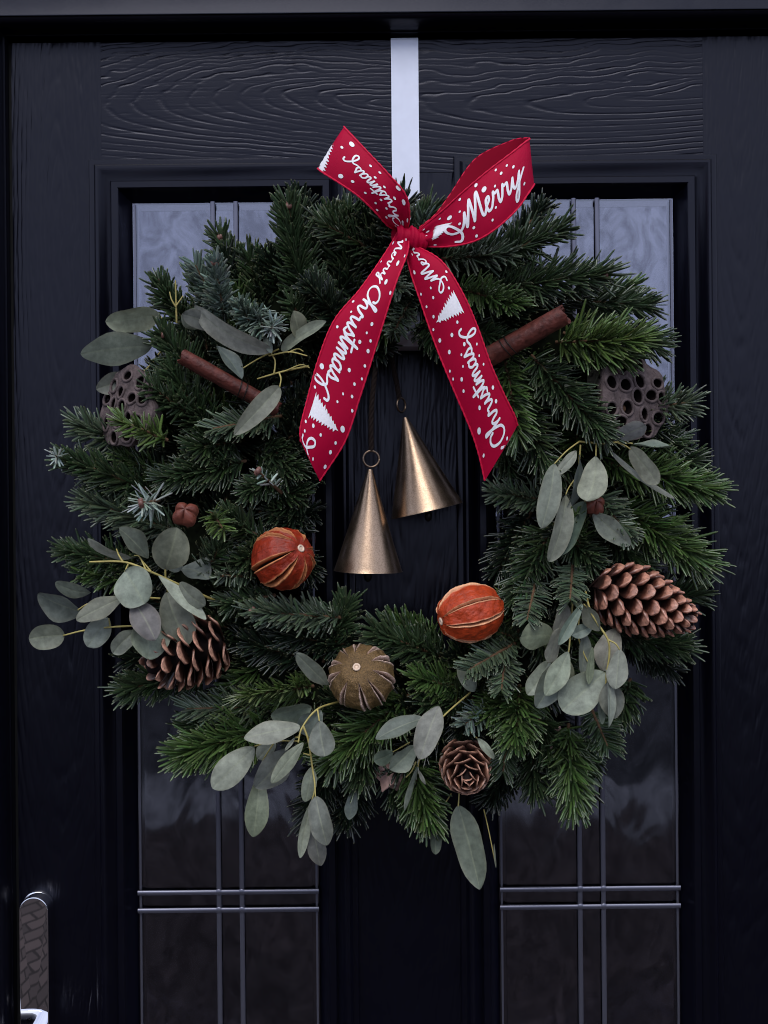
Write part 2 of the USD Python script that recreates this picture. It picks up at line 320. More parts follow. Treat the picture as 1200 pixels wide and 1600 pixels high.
# handle: chrome back plate, lever neck and grip below the picture
hd = put('handle', ball(np.zeros(3), 1e-4, 0), 'chrome', door) if False else thing('handle', None, None, parent=door)
def plate(cx, zt, zb, hw, y0, y1, bev):
    poly = unary_union([Point(cx, zt - hw).buffer(hw, 24), Polygon([(cx - hw, zb), (cx + hw, zb), (cx + hw, zt - hw), (cx - hw, zt - hw)])])
    ms = [np.array(poly.simplify(1e-5).exterior.coords)[:-1]]
    pts = ms[0]; n = len(pts)
    inner = np.array([[cx, min(p[1], zt - hw)] for p in pts]); 
    def ring(shr, y):
        dirv = pts - inner; L = np.linalg.norm(dirv, axis=1, keepdims=True)
        pp = inner + dirv * (1 - shr / np.maximum(L, 1e-9)); return np.c_[pp[:, 0], np.full(n, y), pp[:, 1]]
    rs = [ring(0, y0), ring(0, y1 + bev), ring(bev * 0.3, y1 + bev * 0.3), ring(bev, y1)]
    v = np.vstack(rs + [np.array([[cx, y1, (zt + zb) / 2]])]); f = []
    for i in range(len(rs) - 1):
        for k in range(n):
            a, b = i * n + k, i * n + (k + 1) % n; f += [[a, b, b + n], [a, b + n, a + n]]
    c = len(rs) * n
    for k in range(n): f.append([(len(rs) - 1) * n + k, (len(rs) - 1) * n + (k + 1) % n, c])
    return v, np.array(f)
hp = P(52, 1402, -0.022)
put('back_plate', plate(hp[0], hp[2], hp[2] - 0.26, 0.0160, 0.0, -0.022, 0.0016), 'chrome', hd, 25)
hb = P(56, 1396, -0.006)
put('plate_base', plate(hb[0] + 0.001, hb[2] + 0.002, hb[2] - 0.27, 0.0172, 0.0, -0.006, 0.002), 'chrome', hd, 25)
nk = P(53, 1622, -0.022)
put('lever', cat([tube([nk, nk + [0, -0.045, 0]], 0.0105, 20), tube(spline([nk + [0, -0.045, 0], nk + [-0.012, -0.052, 0], nk + [-0.05, -0.053, -0.002], nk + [-0.11, -0.052, -0.004]], 14), 0.0095, 16)]), 'chrome', hd, 40)

# ------------------------------------------------------------------ wreath hanger
hg = thing('wreath_hanger', 'flat pale metal strip hooked over the door top, holding the wreath', 'wreath hanger')
HX0, HX1 = q(17.5), q(60)
def strip_band(pts, x0, x1, th):
    pts = np.array(pts, float); T = unit(np.gradient(pts, axis=0)); N = np.stack([-T[:, 1], T[:, 0]], 1)
    a, b = pts, pts + N * th; v = []
    for p in (a, b):
        for x in (x0, x1): v.append(np.c_[np.full(len(p), x), p])
    n = len(pts); v = np.vstack(v); f = []
    for i in range(n - 1):
        for (s0, s1) in ((0, 1), (3, 2), (1, 3), (2, 0)):
            f += [[s0 * n + i, s1 * n + i, s1 * n + i + 1], [s0 * n + i, s1 * n + i + 1, s0 * n + i + 1]]
    for e in (0, n - 1): f += [[e, n + e, 3 * n + e], [e, 3 * n + e, 2 * n + e]]
    return v, np.array(f)
put('strip', strip_band([(0.045, ZT - 0.03), (0.045, ZT + 0.0005), (0.043, ZT + 0.0012), (0.0, ZT + 0.0012), (-0.003, ZT + 0.0005), (-0.0040, ZT - 0.002), (-0.0040, 0.3), (-0.0040, q(268))], HX0, HX1, 0.0016), 'hanger_metal', hg, False)
put('hook', strip_band([(-0.0062, q(300)), (-0.0062, q(262)), (-0.0085, q(252)), (-0.030, q(250)), (-0.042, q(252)), (-0.045, q(265)), (-0.045, q(300))], HX0 + 0.001, HX1 - 0.001, 0.0016), 'hanger_metal', hg, False)
# ------------------------------------------------------------------ wreath: straw ring and fir sprigs
rng = np.random.default_rng(7)
wreath = thing('fir_wreath', 'round Christmas wreath of dark green fir sprigs hanging on the black door', 'wreath')
RC, RRX, RRZ = (617, 775), 322, 350
def ring_pt(a, r=0.0, y=-0.06):
    """Point on the ring; a: angle from 12 o'clock clockwise in the photo, r: pixels outwards."""
    return P(RC[0] + (RRX + r) * math.sin(a), RC[1] - (RRZ + r) * math.cos(a), y)
def torus(r0, y, squash=0.8):
    a = np.linspace(0, 2 * np.pi, 96, endpoint=False); b = np.linspace(0, 2 * np.pi, 16, endpoint=False)
    v = np.array([[ring_pt(x, r0 * math.cos(t), y) + [0, squash * r0 * pxm(y) * math.sin(t), 0] for t in b] for x in a]).reshape(-1, 3)
    v += (fbm(v * 90, 4)[:, None] - 0.5) * 0.012
    n, m = 96, 16
    f = [[i * m + j, i * m + (j + 1) % m, ((i + 1) % n) * m + (j + 1) % m] for i in range(n) for j in range(m)]
    f += [[i * m + j, ((i + 1) % n) * m + (j + 1) % m, ((i + 1) % n) * m + j] for i in range(n) for j in range(m)]
    return v, np.array(f)
put('moss_ring', torus(62, -0.047), 'moss', wreath, True)

# needle colours: (upper side, underside); the deep tone has shade painted in
PAL = {'dark': ((0.024, 0.042, 0.016), (0.080, 0.105, 0.064)), 'deep_shade': ((0.005, 0.010, 0.0045), (0.022, 0.030, 0.020)),
       'green': ((0.044, 0.080, 0.020), (0.090, 0.118, 0.065)), 'fresh': ((0.064, 0.105, 0.024), (0.130, 0.155, 0.070)),
       'blue': ((0.105, 0.142, 0.112), (0.24, 0.29, 0.25)), 'grey': ((0.058, 0.082, 0.046), (0.150, 0.175, 0.130)),
       'white': ((0.19, 0.24, 0.20), (0.52, 0.58, 0.54))}
def needles(path, n, L, up, style, hw, stations):
    path = np.asarray(path); T, N, B = frames(path, up)
    m = len(path) - 1
    t = (np.arange(n) + rng.random(n)) / n
    t = 0.04 + 0.96 * t
    x = t * m; i = np.minimum(x.astype(int), m - 1); fr = (x - i)[:, None]
    lerp = lambda A: A[i] * (1 - fr) + A[i + 1] * fr
    pos, tt, nn, bb = lerp(path), unit(lerp(T)), unit(lerp(N)), unit(lerp(B))
    if style == 'brush':      # all round, thin underneath
        phi = rng.uniform(-np.pi, np.pi, n); phi = np.where(np.abs(phi) > 2.5, phi * 0.6, phi)
        al = np.radians(66 - 34 * t**1.8 + rng.normal(0, 12, n))
    elif style == 'flat':     # parted to the two sides
        phi = np.where(rng.random(n) < 0.5, 1, -1) * (np.radians(80) + rng.normal(0, 0.32, n))
        al = np.radians(68 - 32 * t**1.6 + rng.normal(0, 6, n))
    else:                     # 'star': rosette seen end-on
        phi = rng.uniform(-np.pi, np.pi, n); al = np.radians(rng.uniform(52, 92, n) - 25 * t)
    al = np.maximum(al, 0.10)
    d = np.cos(al)[:, None] * tt + np.sin(al)[:, None] * (np.cos(phi)[:, None] * nn + np.sin(phi)[:, None] * bb)
    ln = L * rng.uniform(0.62, 1.12, n) * (1 - 0.28 * t**3) * np.where(t < 0.12, 0.75, 1)
    curl = (rng.normal(0.30, 0.20, n))[:, None] * tt + rng.normal(0.10, 0.14, n)[:, None] * nn + rng.normal(0, 0.10, (n, 3))
    if style == 'star': curl *= -0.4
    side = unit(np.cross(d, nn + 0.25 * rng.normal(0, 1, (n, 3))))
    flat = np.cross(side, d); flat *= np.sign((flat * nn).sum(1, keepdims=True)) ; side = np.cross(d, flat)
    ks = {5: ([0, .22, .68, .94, 1.0], [.55, 1, 1, .78, .25]), 4: ([0, .35, .88, 1.0], [.6, 1, .9, .3])}[stations]
    rings = []
    for s, w in zip(*ks):
        c = pos + ln[:, None] * (d * s + curl * s * s * 0.5)
        h = hw * w
        rings.append(np.stack([c + side * h, c + flat * h * 0.45, c - side * h, c - flat * h * 0.45], 1))
    v = np.stack(rings, 1)                                    # n, stations, 4, 3
    K = stations; base = np.arange(n)[:, None] * K * 4
    f = []
    for r in range(K - 1):
        for k in range(4):
            a, b = r * 4 + k, r * 4 + (k + 1) % 4
            f += [[a, b, b + 4], [a, b + 4, a + 4]]
    e = (K - 1) * 4
    f += [[e, e + 1, e + 2], [e, e + 2, e + 3]]
    f = (base[:, :, None] + np.array(f)[None]).reshape(-1, 3)
    return v.reshape(-1, 3), f, n, K
def sprig_tone(n, K, kind):
    up_, un = (np.array(c) for c in PAL[kind])
    var = rng.lognormal(0, 0.22, (n, 1)) * np.ones(3) + rng.normal(0, 0.06, (n, 3))
    c = np.zeros((n, K, 4, 3))
    c[:, :, 0] = c[:, :, 2] = (up_ * 0.9 + un * 0.1); c[:, :, 1] = up_; c[:, :, 3] = un
    c *= np.clip(var, 0.4, 2.0)[:, None, None]
    c[:, -1] = c[:, -1] * 0.6 + np.array([0.10, 0.10, 0.05])  # pale tips: the glint on each needle's end, put into the colour
    c[:, 0] = c[:, 0] * 0.8 + np.array([0.03, 0.028, 0.008])
    return np.clip(c.reshape(-1, 3), 0.003, 0.9)
def sprig(p0, p1, kind='dark', npx=38, n=210, style='brush', bend=(0, 0, 0), up=(0, -0.85, 0.53), bud=False, hero=True, wpx=2.2):
    p0, p1 = np.asarray(p0), np.asarray(p1)
    sx = S * 0.91; npx = npx * (1.10 if style != 'star' else 1.0); n = int(n * 0.76)
    mid = (p0 + p1) / 2 + np.asarray(bend)
    path = spline([p0, mid, p1], 14)
    s = thing('fir_sprig', None, None, parent=wreath)
    v, f, nn, K = needles(path, n, npx * sx, up, style, wpx * sx, 5 if hero else 4)
    tag(put('needles', (v, f), 'needles', s, True, sprig_tone(nn, K, kind)), kind='stuff')
    L = np.linalg.norm(p1 - p0)
    put('stem', tube(path, np.linspace(0.0020, 0.0011, 14), 5), 'twig', s, True)
    if bud:
        T = unit(path[-1] - path[-2]); bs = []
        for k in range(4):
            o = rng.normal(0, 1, 3); o = unit(o - T * (o @ T)) * (0.0026 if k else 0)
            bs.append(ball(path[-1] + o + T * (0.003 if k == 0 else 0.0005), 0.0026, 1, (1, 1, 1.2)))
        put('bud', cat(bs), 'fir_bud', s, True)
    return s
def H(x0, y0, x1, y1, d0, d1, kind='dark', npx=38, n=230, style='brush', **k):
    k_ = 0.91 if style != 'star' else 1.0
    x1, y1 = x0 + (x1 - x0) * k_, y0 + (y1 - y0) * k_
    sprig(P(x0, y0, d0), P(x1, y1, d1), kind, npx, n, style, **k)
heroes = [
 # top left
 (478, 500, 448, 305, -.075, -.115, 'dark', 44, 420, 'brush', dict(bud=True)), (470, 430, 470, 300, -.055, -.075, 'deep_shade', 42, 240),
 (405, 500, 338, 358, -.06, -.085, 'dark', 40, 260, 'brush', dict(bud=True)), (372, 490, 350, 395, -.07, -.09, 'deep_shade', 36, 200),
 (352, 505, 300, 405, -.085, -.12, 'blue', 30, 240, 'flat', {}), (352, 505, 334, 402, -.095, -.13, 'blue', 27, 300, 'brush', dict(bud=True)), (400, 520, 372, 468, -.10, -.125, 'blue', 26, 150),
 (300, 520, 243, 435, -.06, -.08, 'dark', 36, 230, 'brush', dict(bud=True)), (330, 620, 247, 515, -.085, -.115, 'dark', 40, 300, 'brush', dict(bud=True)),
 (345, 700, 262, 570, -.08, -.115, 'dark', 42, 360), (410, 640, 345, 520, -.08, -.105, 'deep_shade', 40, 260),
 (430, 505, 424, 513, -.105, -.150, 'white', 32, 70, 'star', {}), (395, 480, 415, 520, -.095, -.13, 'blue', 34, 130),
 (560, 490, 520, 335, -.065, -.085, 'dark', 42, 330), (510, 480, 492, 428, -.085, -.11, 'grey', 30, 110), (600, 450, 573, 335, -.06, -.085, 'deep_shade', 40, 250), (545, 520, 480, 440, -.09, -.12, 'deep_shade', 38, 230),
 (655, 430, 662, 330, -.055, -.09, 'blue', 36, 130), (450, 470, 420, 400, -.07, -.09, 'deep_shade', 40, 200), (480, 520, 455, 470, -.09, -.12, 'dark', 32, 130),
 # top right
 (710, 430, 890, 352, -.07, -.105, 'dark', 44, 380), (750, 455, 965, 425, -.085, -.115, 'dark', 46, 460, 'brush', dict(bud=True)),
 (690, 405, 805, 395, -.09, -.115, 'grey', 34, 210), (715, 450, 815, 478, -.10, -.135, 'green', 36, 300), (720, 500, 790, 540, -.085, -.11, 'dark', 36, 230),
 (790, 400, 850, 318, -.055, -.07, 'deep_shade', 38, 180), (900, 470, 1025, 478, -.075, -.09, 'dark', 40, 260), (880, 470, 1000, 445, -.05, -.06, 'green', 36, 200),
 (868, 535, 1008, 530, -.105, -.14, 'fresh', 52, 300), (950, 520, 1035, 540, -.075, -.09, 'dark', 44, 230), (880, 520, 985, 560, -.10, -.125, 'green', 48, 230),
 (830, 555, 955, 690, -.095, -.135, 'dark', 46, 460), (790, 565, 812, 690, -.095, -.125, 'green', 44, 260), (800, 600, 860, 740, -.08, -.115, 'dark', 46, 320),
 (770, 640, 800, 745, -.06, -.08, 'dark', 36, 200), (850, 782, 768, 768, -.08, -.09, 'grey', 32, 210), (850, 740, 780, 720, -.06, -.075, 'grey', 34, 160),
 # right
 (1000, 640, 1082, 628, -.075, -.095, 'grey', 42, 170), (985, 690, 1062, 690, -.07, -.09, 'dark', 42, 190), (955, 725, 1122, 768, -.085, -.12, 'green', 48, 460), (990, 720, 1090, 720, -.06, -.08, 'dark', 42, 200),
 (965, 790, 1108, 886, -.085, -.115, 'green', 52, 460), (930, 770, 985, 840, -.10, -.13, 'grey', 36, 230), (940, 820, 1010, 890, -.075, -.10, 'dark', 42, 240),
 (985, 950, 1100, 925, -.06, -.07, 'dark', 44, 200), (960, 990, 1075, 1012, -.065, -.085, 'dark', 44, 300), (980, 1000, 1055, 1050, -.05, -.06, 'deep_shade', 36, 180),
 (838, 905, 822, 975, -.10, -.145, 'grey', 31, 150, 'flat', {}), (895, 880, 890, 945, -.10, -.145, 'grey', 31, 170, 'flat', {}), (868, 815, 800, 945, -.08, -.11, 'dark', 46, 330), (830, 800, 775, 900, -.06, -.08, 'deep_shade', 40, 230),
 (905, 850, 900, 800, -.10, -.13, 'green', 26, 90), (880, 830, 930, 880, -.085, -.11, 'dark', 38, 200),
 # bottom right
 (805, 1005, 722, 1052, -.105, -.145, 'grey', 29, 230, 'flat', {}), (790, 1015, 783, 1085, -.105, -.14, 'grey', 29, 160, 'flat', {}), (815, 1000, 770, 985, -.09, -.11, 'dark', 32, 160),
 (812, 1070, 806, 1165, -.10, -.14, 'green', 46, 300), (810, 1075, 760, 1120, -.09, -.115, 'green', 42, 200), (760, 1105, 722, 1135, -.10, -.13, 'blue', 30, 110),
 (795, 1140, 785, 1212, -.095, -.115, 'dark', 30, 150, 'flat', {}), (830, 1160, 838, 1238, -.07, -.085, 'dark', 40, 230), (800, 1190, 765, 1250, -.05, -.06, 'deep_shade', 38, 200),
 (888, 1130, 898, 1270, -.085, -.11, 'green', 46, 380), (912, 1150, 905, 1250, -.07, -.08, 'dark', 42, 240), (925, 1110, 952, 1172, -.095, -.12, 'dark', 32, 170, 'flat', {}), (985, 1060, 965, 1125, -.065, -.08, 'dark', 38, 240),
 (840, 1120, 870, 1190, -.07, -.09, 'dark', 42, 250), (700, 1140, 690, 1200, -.06, -.08, 'deep_shade', 38, 180),
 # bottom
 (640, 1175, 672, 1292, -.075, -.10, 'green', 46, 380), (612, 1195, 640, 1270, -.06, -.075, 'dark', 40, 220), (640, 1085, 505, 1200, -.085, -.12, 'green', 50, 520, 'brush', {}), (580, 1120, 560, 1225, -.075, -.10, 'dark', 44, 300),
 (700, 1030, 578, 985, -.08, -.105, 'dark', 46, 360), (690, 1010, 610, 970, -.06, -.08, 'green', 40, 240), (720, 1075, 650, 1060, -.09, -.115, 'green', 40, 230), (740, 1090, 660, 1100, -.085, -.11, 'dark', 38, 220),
 (520, 1195, 478, 1290, -.055, -.07, 'deep_shade', 42, 280), (560, 1210, 540, 1290, -.05, -.06, 'deep_shade', 40, 200),
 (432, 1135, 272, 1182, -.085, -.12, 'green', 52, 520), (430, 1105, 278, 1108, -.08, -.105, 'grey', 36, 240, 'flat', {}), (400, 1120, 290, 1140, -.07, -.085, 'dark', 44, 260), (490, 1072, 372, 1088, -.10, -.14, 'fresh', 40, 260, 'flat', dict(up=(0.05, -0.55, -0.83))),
 (535, 965, 382, 955, -.095, -.125, 'grey', 34, 330, 'brush', dict(bud=True)), (480, 1030, 380, 1000, -.085, -.10, 'deep_shade', 40, 260), (505, 1035, 545, 935, -.075, -.09, 'dark', 42, 300), (560, 1010, 430, 990, -.08, -.10, 'deep_shade', 40, 260),
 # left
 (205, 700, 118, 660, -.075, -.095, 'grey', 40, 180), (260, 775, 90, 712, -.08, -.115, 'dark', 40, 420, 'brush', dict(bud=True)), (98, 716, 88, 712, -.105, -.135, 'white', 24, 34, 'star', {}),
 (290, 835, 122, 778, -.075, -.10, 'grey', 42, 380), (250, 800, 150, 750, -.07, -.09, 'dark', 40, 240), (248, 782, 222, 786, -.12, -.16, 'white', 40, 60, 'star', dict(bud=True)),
 (215, 885, 92, 858, -.075, -.10, 'dark', 38, 240), (225, 905, 120, 895, -.07, -.095, 'green', 34, 200), (335, 1045, 185, 1080, -.065, -.095, 'dark', 42, 400), (300, 1020, 190, 1030, -.055, -.07, 'deep_shade', 38, 240),
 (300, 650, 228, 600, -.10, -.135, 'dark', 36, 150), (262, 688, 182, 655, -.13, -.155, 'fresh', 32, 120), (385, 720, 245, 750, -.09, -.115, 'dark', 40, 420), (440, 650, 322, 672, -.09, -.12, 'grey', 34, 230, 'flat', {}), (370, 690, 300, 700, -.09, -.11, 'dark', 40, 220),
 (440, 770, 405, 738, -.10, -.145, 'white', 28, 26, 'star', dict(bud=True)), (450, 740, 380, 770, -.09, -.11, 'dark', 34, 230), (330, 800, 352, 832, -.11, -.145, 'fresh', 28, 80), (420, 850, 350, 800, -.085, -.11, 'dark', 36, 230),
 (430, 860, 365, 880, -.09, -.115, 'dark', 34, 200), (400, 900, 342, 900, -.10, -.13, 'grey', 26, 80, 'star', {}), (430, 930, 350, 945, -.09, -.115, 'dark', 34, 220), (470, 790, 430, 850, -.07, -.085, 'deep_shade', 34, 200),
 (470, 700, 455, 640, -.065, -.085, 'deep_shade', 36, 200), (480, 780, 425, 800, -.06, -.08, 'dark', 38, 200), (455, 600, 430, 560, -.08, -.10, 'deep_shade', 38, 160), (320, 900, 345, 850, -.095, -.12, 'dark', 34, 160),
 (400, 700, 470, 735, -.075, -.095, 'dark', 36, 230), (395, 740, 480, 715, -.06, -.08, 'deep_shade', 36, 220), (400, 770, 478, 770, -.07, -.09, 'dark', 34, 200), (420, 680, 450, 745, -.08, -.10, 'dark', 32, 170), (405, 800, 470, 830, -.06, -.075, 'deep_shade', 34, 180),
 (440, 690, 488, 668, -.07, -.10, 'deep_shade', 34, 150), (450, 760, 492, 742, -.06, -.08, 'deep_shade', 34, 150), (445, 640, 480, 610, -.07, -.10, 'deep_shade', 34, 140), (450, 850, 488, 900, -.05, -.06, 'deep_shade', 34, 150), (430, 800, 492, 800, -.045, -.055, 'deep_shade', 34, 150),
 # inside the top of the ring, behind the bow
 (640, 470, 615, 520, -.09, -.115, 'grey', 32, 130, 'star', {}), (610, 480, 640, 440, -.08, -.10, 'deep_shade', 36, 180), (660, 500, 690, 545, -.06, -.08, 'dark', 36, 180), (560, 520, 600, 545, -.06, -.07, 'deep_shade', 36, 180), (590, 420, 630, 455, -.10, -.12, 'grey', 30, 120),
]
for h in heroes:
    a = list(h); kw = a.pop() if isinstance(a[-1], dict) else {}
    H(*a, **kw)
for i in range(140):            # deeper sprigs that fill the ring, most with shade put into their colour
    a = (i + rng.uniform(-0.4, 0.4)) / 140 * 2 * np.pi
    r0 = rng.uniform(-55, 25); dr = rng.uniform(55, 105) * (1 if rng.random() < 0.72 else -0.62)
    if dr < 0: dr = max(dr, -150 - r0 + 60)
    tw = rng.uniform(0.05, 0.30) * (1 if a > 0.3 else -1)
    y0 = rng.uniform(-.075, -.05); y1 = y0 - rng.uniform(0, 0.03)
    sprig(ring_pt(a, r0, y0), ring_pt(a + tw, r0 + dr, y1), str(rng.choice(['deep_shade', 'deep_shade', 'deep_shade', 'dark', 'green'])), rng.uniform(36, 46), 180, 'brush', hero=False, wpx=2.2)
# ------------------------------------------------------------------ eucalyptus
lrng = np.random.default_rng(21)
def leaf_mesh(b, t, w, roll=0.0, cup=0.2, bend=0.08, fat=0.55, point=0.62):
    """b, t: base and tip points; w: width seen (m); roll: turned about its length; fat: how far along it is widest."""
    a = t - b; L = np.linalg.norm(a); a = a / L
    mid = (b + t) / 2; view = unit(mid - np.array([0, -D, 0]))
    lat = unit(np.cross(a, view)); nrm = np.cross(lat, a)
    if nrm @ view > 0: lat, nrm = -lat, -nrm
    lat, nrm = lat * math.cos(roll) + nrm * math.sin(roll), nrm * math.cos(roll) - lat * math.sin(roll)
    W = w / max(abs(math.cos(roll)), 0.3)
    n = 15; s = (1 - np.cos(np.linspace(0, np.pi, n))) / 2; vv = np.array([-1, -.72, -.4, -.10, 0, .10, .4, .72, 1])
    k = math.log(0.5) / math.log(fat); sh = (4 * s**k * (1 - s**k)).clip(0) ** point
    sh *= 1 + 0.06 * np.sin(s * lrng.uniform(5, 10) + lrng.uniform(0, 6))
    hw = W / 2 * sh
    wob = lrng.normal(0, 1, 3)
    pts = []
    for i in range(n):
        c = b + a * L * s[i] + nrm * L * bend * 4 * s[i] * (1 - s[i]) + lat * W * 0.05 * wob[0] * math.sin(np.pi * s[i])
        rip = 0.045 * W * np.sin(9 * s[i] + wob[1] * 3) * np.sign(vv) * vv**2
        pts.append(c + lat * (vv * hw[i])[:, None] + nrm * (cup * hw[i] * vv**2 + rip - 0.0005 * (np.abs(vv) < .05))[:, None])
    v = np.array(pts).reshape(-1, 3); f = grid_faces(n, len(vv))
    col = np.array([0.150, 0.164, 0.126]) * lrng.lognormal(-0.04, 0.26) + lrng.normal(0, 0.008, 3) * [1, .6, 1]
    tone = np.tile(col, (n, len(vv), 1)); tone[:, 4] = tone[:, 4] * 0.75 + np.array([0.085, 0.092, 0.058])
    vein = np.exp(-(((s[:, None] - 0.35 * np.abs(vv)[None]) * 7.0 % 1.0 - 0.5) / 0.2) ** 2) * (np.abs(vv) > .05); tone *= (1 + 0.15 * vein)[..., None]
    tone *= (1 + 0.30 * (fbm(v * 70 + lrng.uniform(0, 50), 3) - 0.5)).reshape(n, len(vv), 1)
    tone[:, [0, -1]] = tone[:, [0, -1]] * 0.9 + np.array([0.022, 0.016, 0.006]); tone[0] = [0.26, 0.24, 0.10]
    return v, f, tone.reshape(-1, 3)
def spray(label, leaves, stems, group=None):
    e = thing('eucalyptus_sprig', label, 'eucalyptus sprig')
    for r, st in stems: put('stem', tube(spline([P(x, y, d) for x, y, d in st], 5 * len(st)), np.linspace(r, r * 0.7, 5 * len(st)), 6), 'euc_stem', e, True)
    for (bx, by, tx, ty, w, d0, d1, *o) in leaves:
        kw = o[0] if o else {}
        b, t = P(bx, by, d0), P(tx, ty, d1)
        roll = kw.pop('roll', lrng.uniform(-0.35, 0.35)) + lrng.normal(0, 0.16); kw.setdefault('cup', lrng.uniform(-0.12, 0.42)); kw.setdefault('bend', lrng.uniform(-0.03, 0.13))
        v, f, tone = leaf_mesh(b, t, w * pxm((d0 + d1) / 2), roll, **kw)
        put('leaf', (v, f), 'euc_leaf', e, True, tone)
spray('eucalyptus sprig with two long leaves jutting left over the door, above the lotus pod', [
    (250, 492, 165, 503, 40, -.105, -.12, dict(fat=.5)), (238, 540, 126, 553, 50, -.11, -.13, dict(fat=.5, roll=.25)), (215, 590, 150, 608, 34, -.09, -.10)],
    [(.0012, [(305, 560, -.08), (262, 530, -.10), (236, 540, -.11)]), (.0011, [(270, 525, -.10), (258, 505, -.105), (249, 492, -.105)]), (.001, [(262, 535, -.1), (235, 570, -.09), (214, 590, -.09)])])
spray('eucalyptus sprig with dark curved leaves and yellow twigs around the left cinnamon stick', [
    (303, 478, 426, 548, 34, -.125, -.135, dict(bend=.12, roll=-.85, fat=.5)), (322, 508, 284, 492, 34, -.115, -.125, dict(roll=.6)), (345, 512, 285, 490, 30, -.12, -.13, dict(roll=.5)),
    (470, 532, 458, 486, 27, -.12, -.135, dict(roll=-.6)), (440, 548, 510, 502, 20, -.125, -.145, dict(fat=.45, roll=.5)), (412, 525, 424, 552, 12, -.13, -.14), (338, 540, 378, 592, 22, -.12, -.125, dict(roll=.5)),
    (437, 604, 366, 680, 34, -.135, -.155, dict(fat=.46, bend=.08, roll=-.15))],
    [(.0011, [(482, 572, -.12), (440, 581, -.13), (402, 592, -.12)]), (.0009, [(436, 582, -.13), (439, 592, -.133), (437, 605, -.135)]), (.0009, [(428, 585, -.13), (430, 565, -.13), (424, 552, -.13)]), (.0009, [(420, 556, -.13), (452, 550, -.135), (480, 556, -.135)]), (.0007, [(450, 551, -.135), (465, 545, -.135), (474, 549, -.135)]), (.0007, [(445, 580, -.13), (470, 570, -.13), (484, 575, -.13)]),
     (.0010, [(276, 505, -.115), (275, 470, -.12), (274, 438, -.125)]), (.0008, [(275, 480, -.12), (268, 468, -.122), (265, 456, -.122)]), (.0008, [(275, 478, -.12), (282, 468, -.12), (286, 462, -.12)]),
     (.0009, [(436, 545, -.125), (405, 560, -.12), (380, 575, -.12)])])
spray('large eucalyptus sprig of round grey green leaves at far left above a pine cone', [
    (258, 890, 277, 824, 58, -.135, -.15, dict(fat=.6, point=.5, roll=.15)), (232, 872, 186, 825, 31, -.125, -.14, dict(roll=-.5)), (206, 872, 137, 842, 14, -.115, -.125, dict(roll=1.0)),
    (195, 892, 226, 944, 64, -.15, -.165, dict(fat=.55, point=.5, roll=-.35)), (192, 933, 119, 969, 32, -.145, -.16, dict(roll=-.3)), (170, 966, 137, 1011, 39, -.14, -.145, dict(roll=.5)),
    (101, 992, 45, 998, 41, -.125, -.135, dict(fat=.5, point=.55, roll=.25)), (132, 958, 59, 928, 38, -.11, -.115, dict(roll=.7)), (142, 926, 86, 911, 24, -.105, -.11, dict(roll=.7)),
    (208, 938, 243, 1000, 44, -.155, -.17, dict(roll=.2)), (212, 985, 176, 1021, 30, -.14, -.145, dict(roll=.1)), (228, 955, 233, 1031, 56, -.14, -.155, dict(roll=.3, point=.5)),
    (260, 925, 294, 1008, 50, -.12, -.135, dict(roll=.3)), (247, 899, 322, 968, 22, -.15, -.15, dict(roll=.8)), (281, 910, 321, 946, 32, -.145, -.15, dict(roll=-.5)), (283, 888, 326, 906, 36, -.11, -.12, dict(roll=.5)), (261, 888, 286, 884, 16, -.125, -.13)],
    [(.0013, [(335, 938, -.11), (268, 908, -.13), (230, 891, -.14), (193, 878, -.135), (140, 878, -.125)]), (.0009, [(228, 890, -.14), (218, 870, -.128), (210, 868, -.12)]), (.0009, [(236, 893, -.14), (222, 876, -.13)]), (.001, [(193, 879, -.135), (186, 868, -.13), (182, 858, -.12)]), (.0009, [(200, 882, -.138), (195, 893, -.15)]),
     (.001, [(258, 890, -.135), (259, 905, -.13), (262, 925, -.12)]), (.0011, [(250, 935, -.13), (192, 933, -.145), (142, 942, -.13), (122, 953, -.12)]), (.0011, [(230, 977, -.13), (172, 980, -.14), (132, 985, -.135), (99, 993, -.125)]), (.0009, [(172, 978, -.14), (170, 966, -.14)])])
spray('drooping eucalyptus sprig of long leaves below the right lotus pod', [
    (866, 724, 846, 826, 37, -.14, -.16, dict(fat=.55, roll=.2)), (901, 704, 868, 742, 18, -.13, -.14), (905, 710, 885, 797, 16, -.13, -.135, dict(roll=.9)), (930, 712, 916, 783, 46, -.14, -.155, dict(fat=.6, roll=-.2)),
    (884, 772, 858, 878, 32, -.135, -.145, dict(roll=.5)), (914, 782, 874, 868, 38, -.13, -.14, dict(roll=-.35)), (925, 800, 985, 852, 33, -.13, -.14, dict(roll=-.4)), (984, 698, 1029, 756, 32, -.14, -.155, dict(roll=-.55)),
    (964, 684, 1009, 664, 30, -.145, -.16, dict(fat=.55, roll=-.75)), (946, 697, 1054, 779, 9, -.135, -.14, dict(roll=1.15, bend=-.06)), (990, 694, 1050, 698, 9, -.12, -.125, dict(roll=1.1)), (942, 565, 925, 608, 22, -.085, -.095)],
    [(.0011, [(905, 690, -.12), (943, 693, -.135), (966, 691, -.145), (988, 693, -.14)]), (.0009, [(966, 691, -.145), (966, 686, -.145)]), (.0009, [(966, 692, -.145), (978, 697, -.142), (985, 702, -.14)]), (.0009, [(905, 690, -.125), (885, 705, -.135), (866, 725, -.14)]), (.0009, [(932, 692, -.13), (931, 713, -.14)]), (.0009, [(907, 695, -.125), (905, 740, -.125), (914, 783, -.13), (926, 801, -.13)]), (.0008, [(905, 740, -.125), (890, 760, -.13), (884, 773, -.135)])])
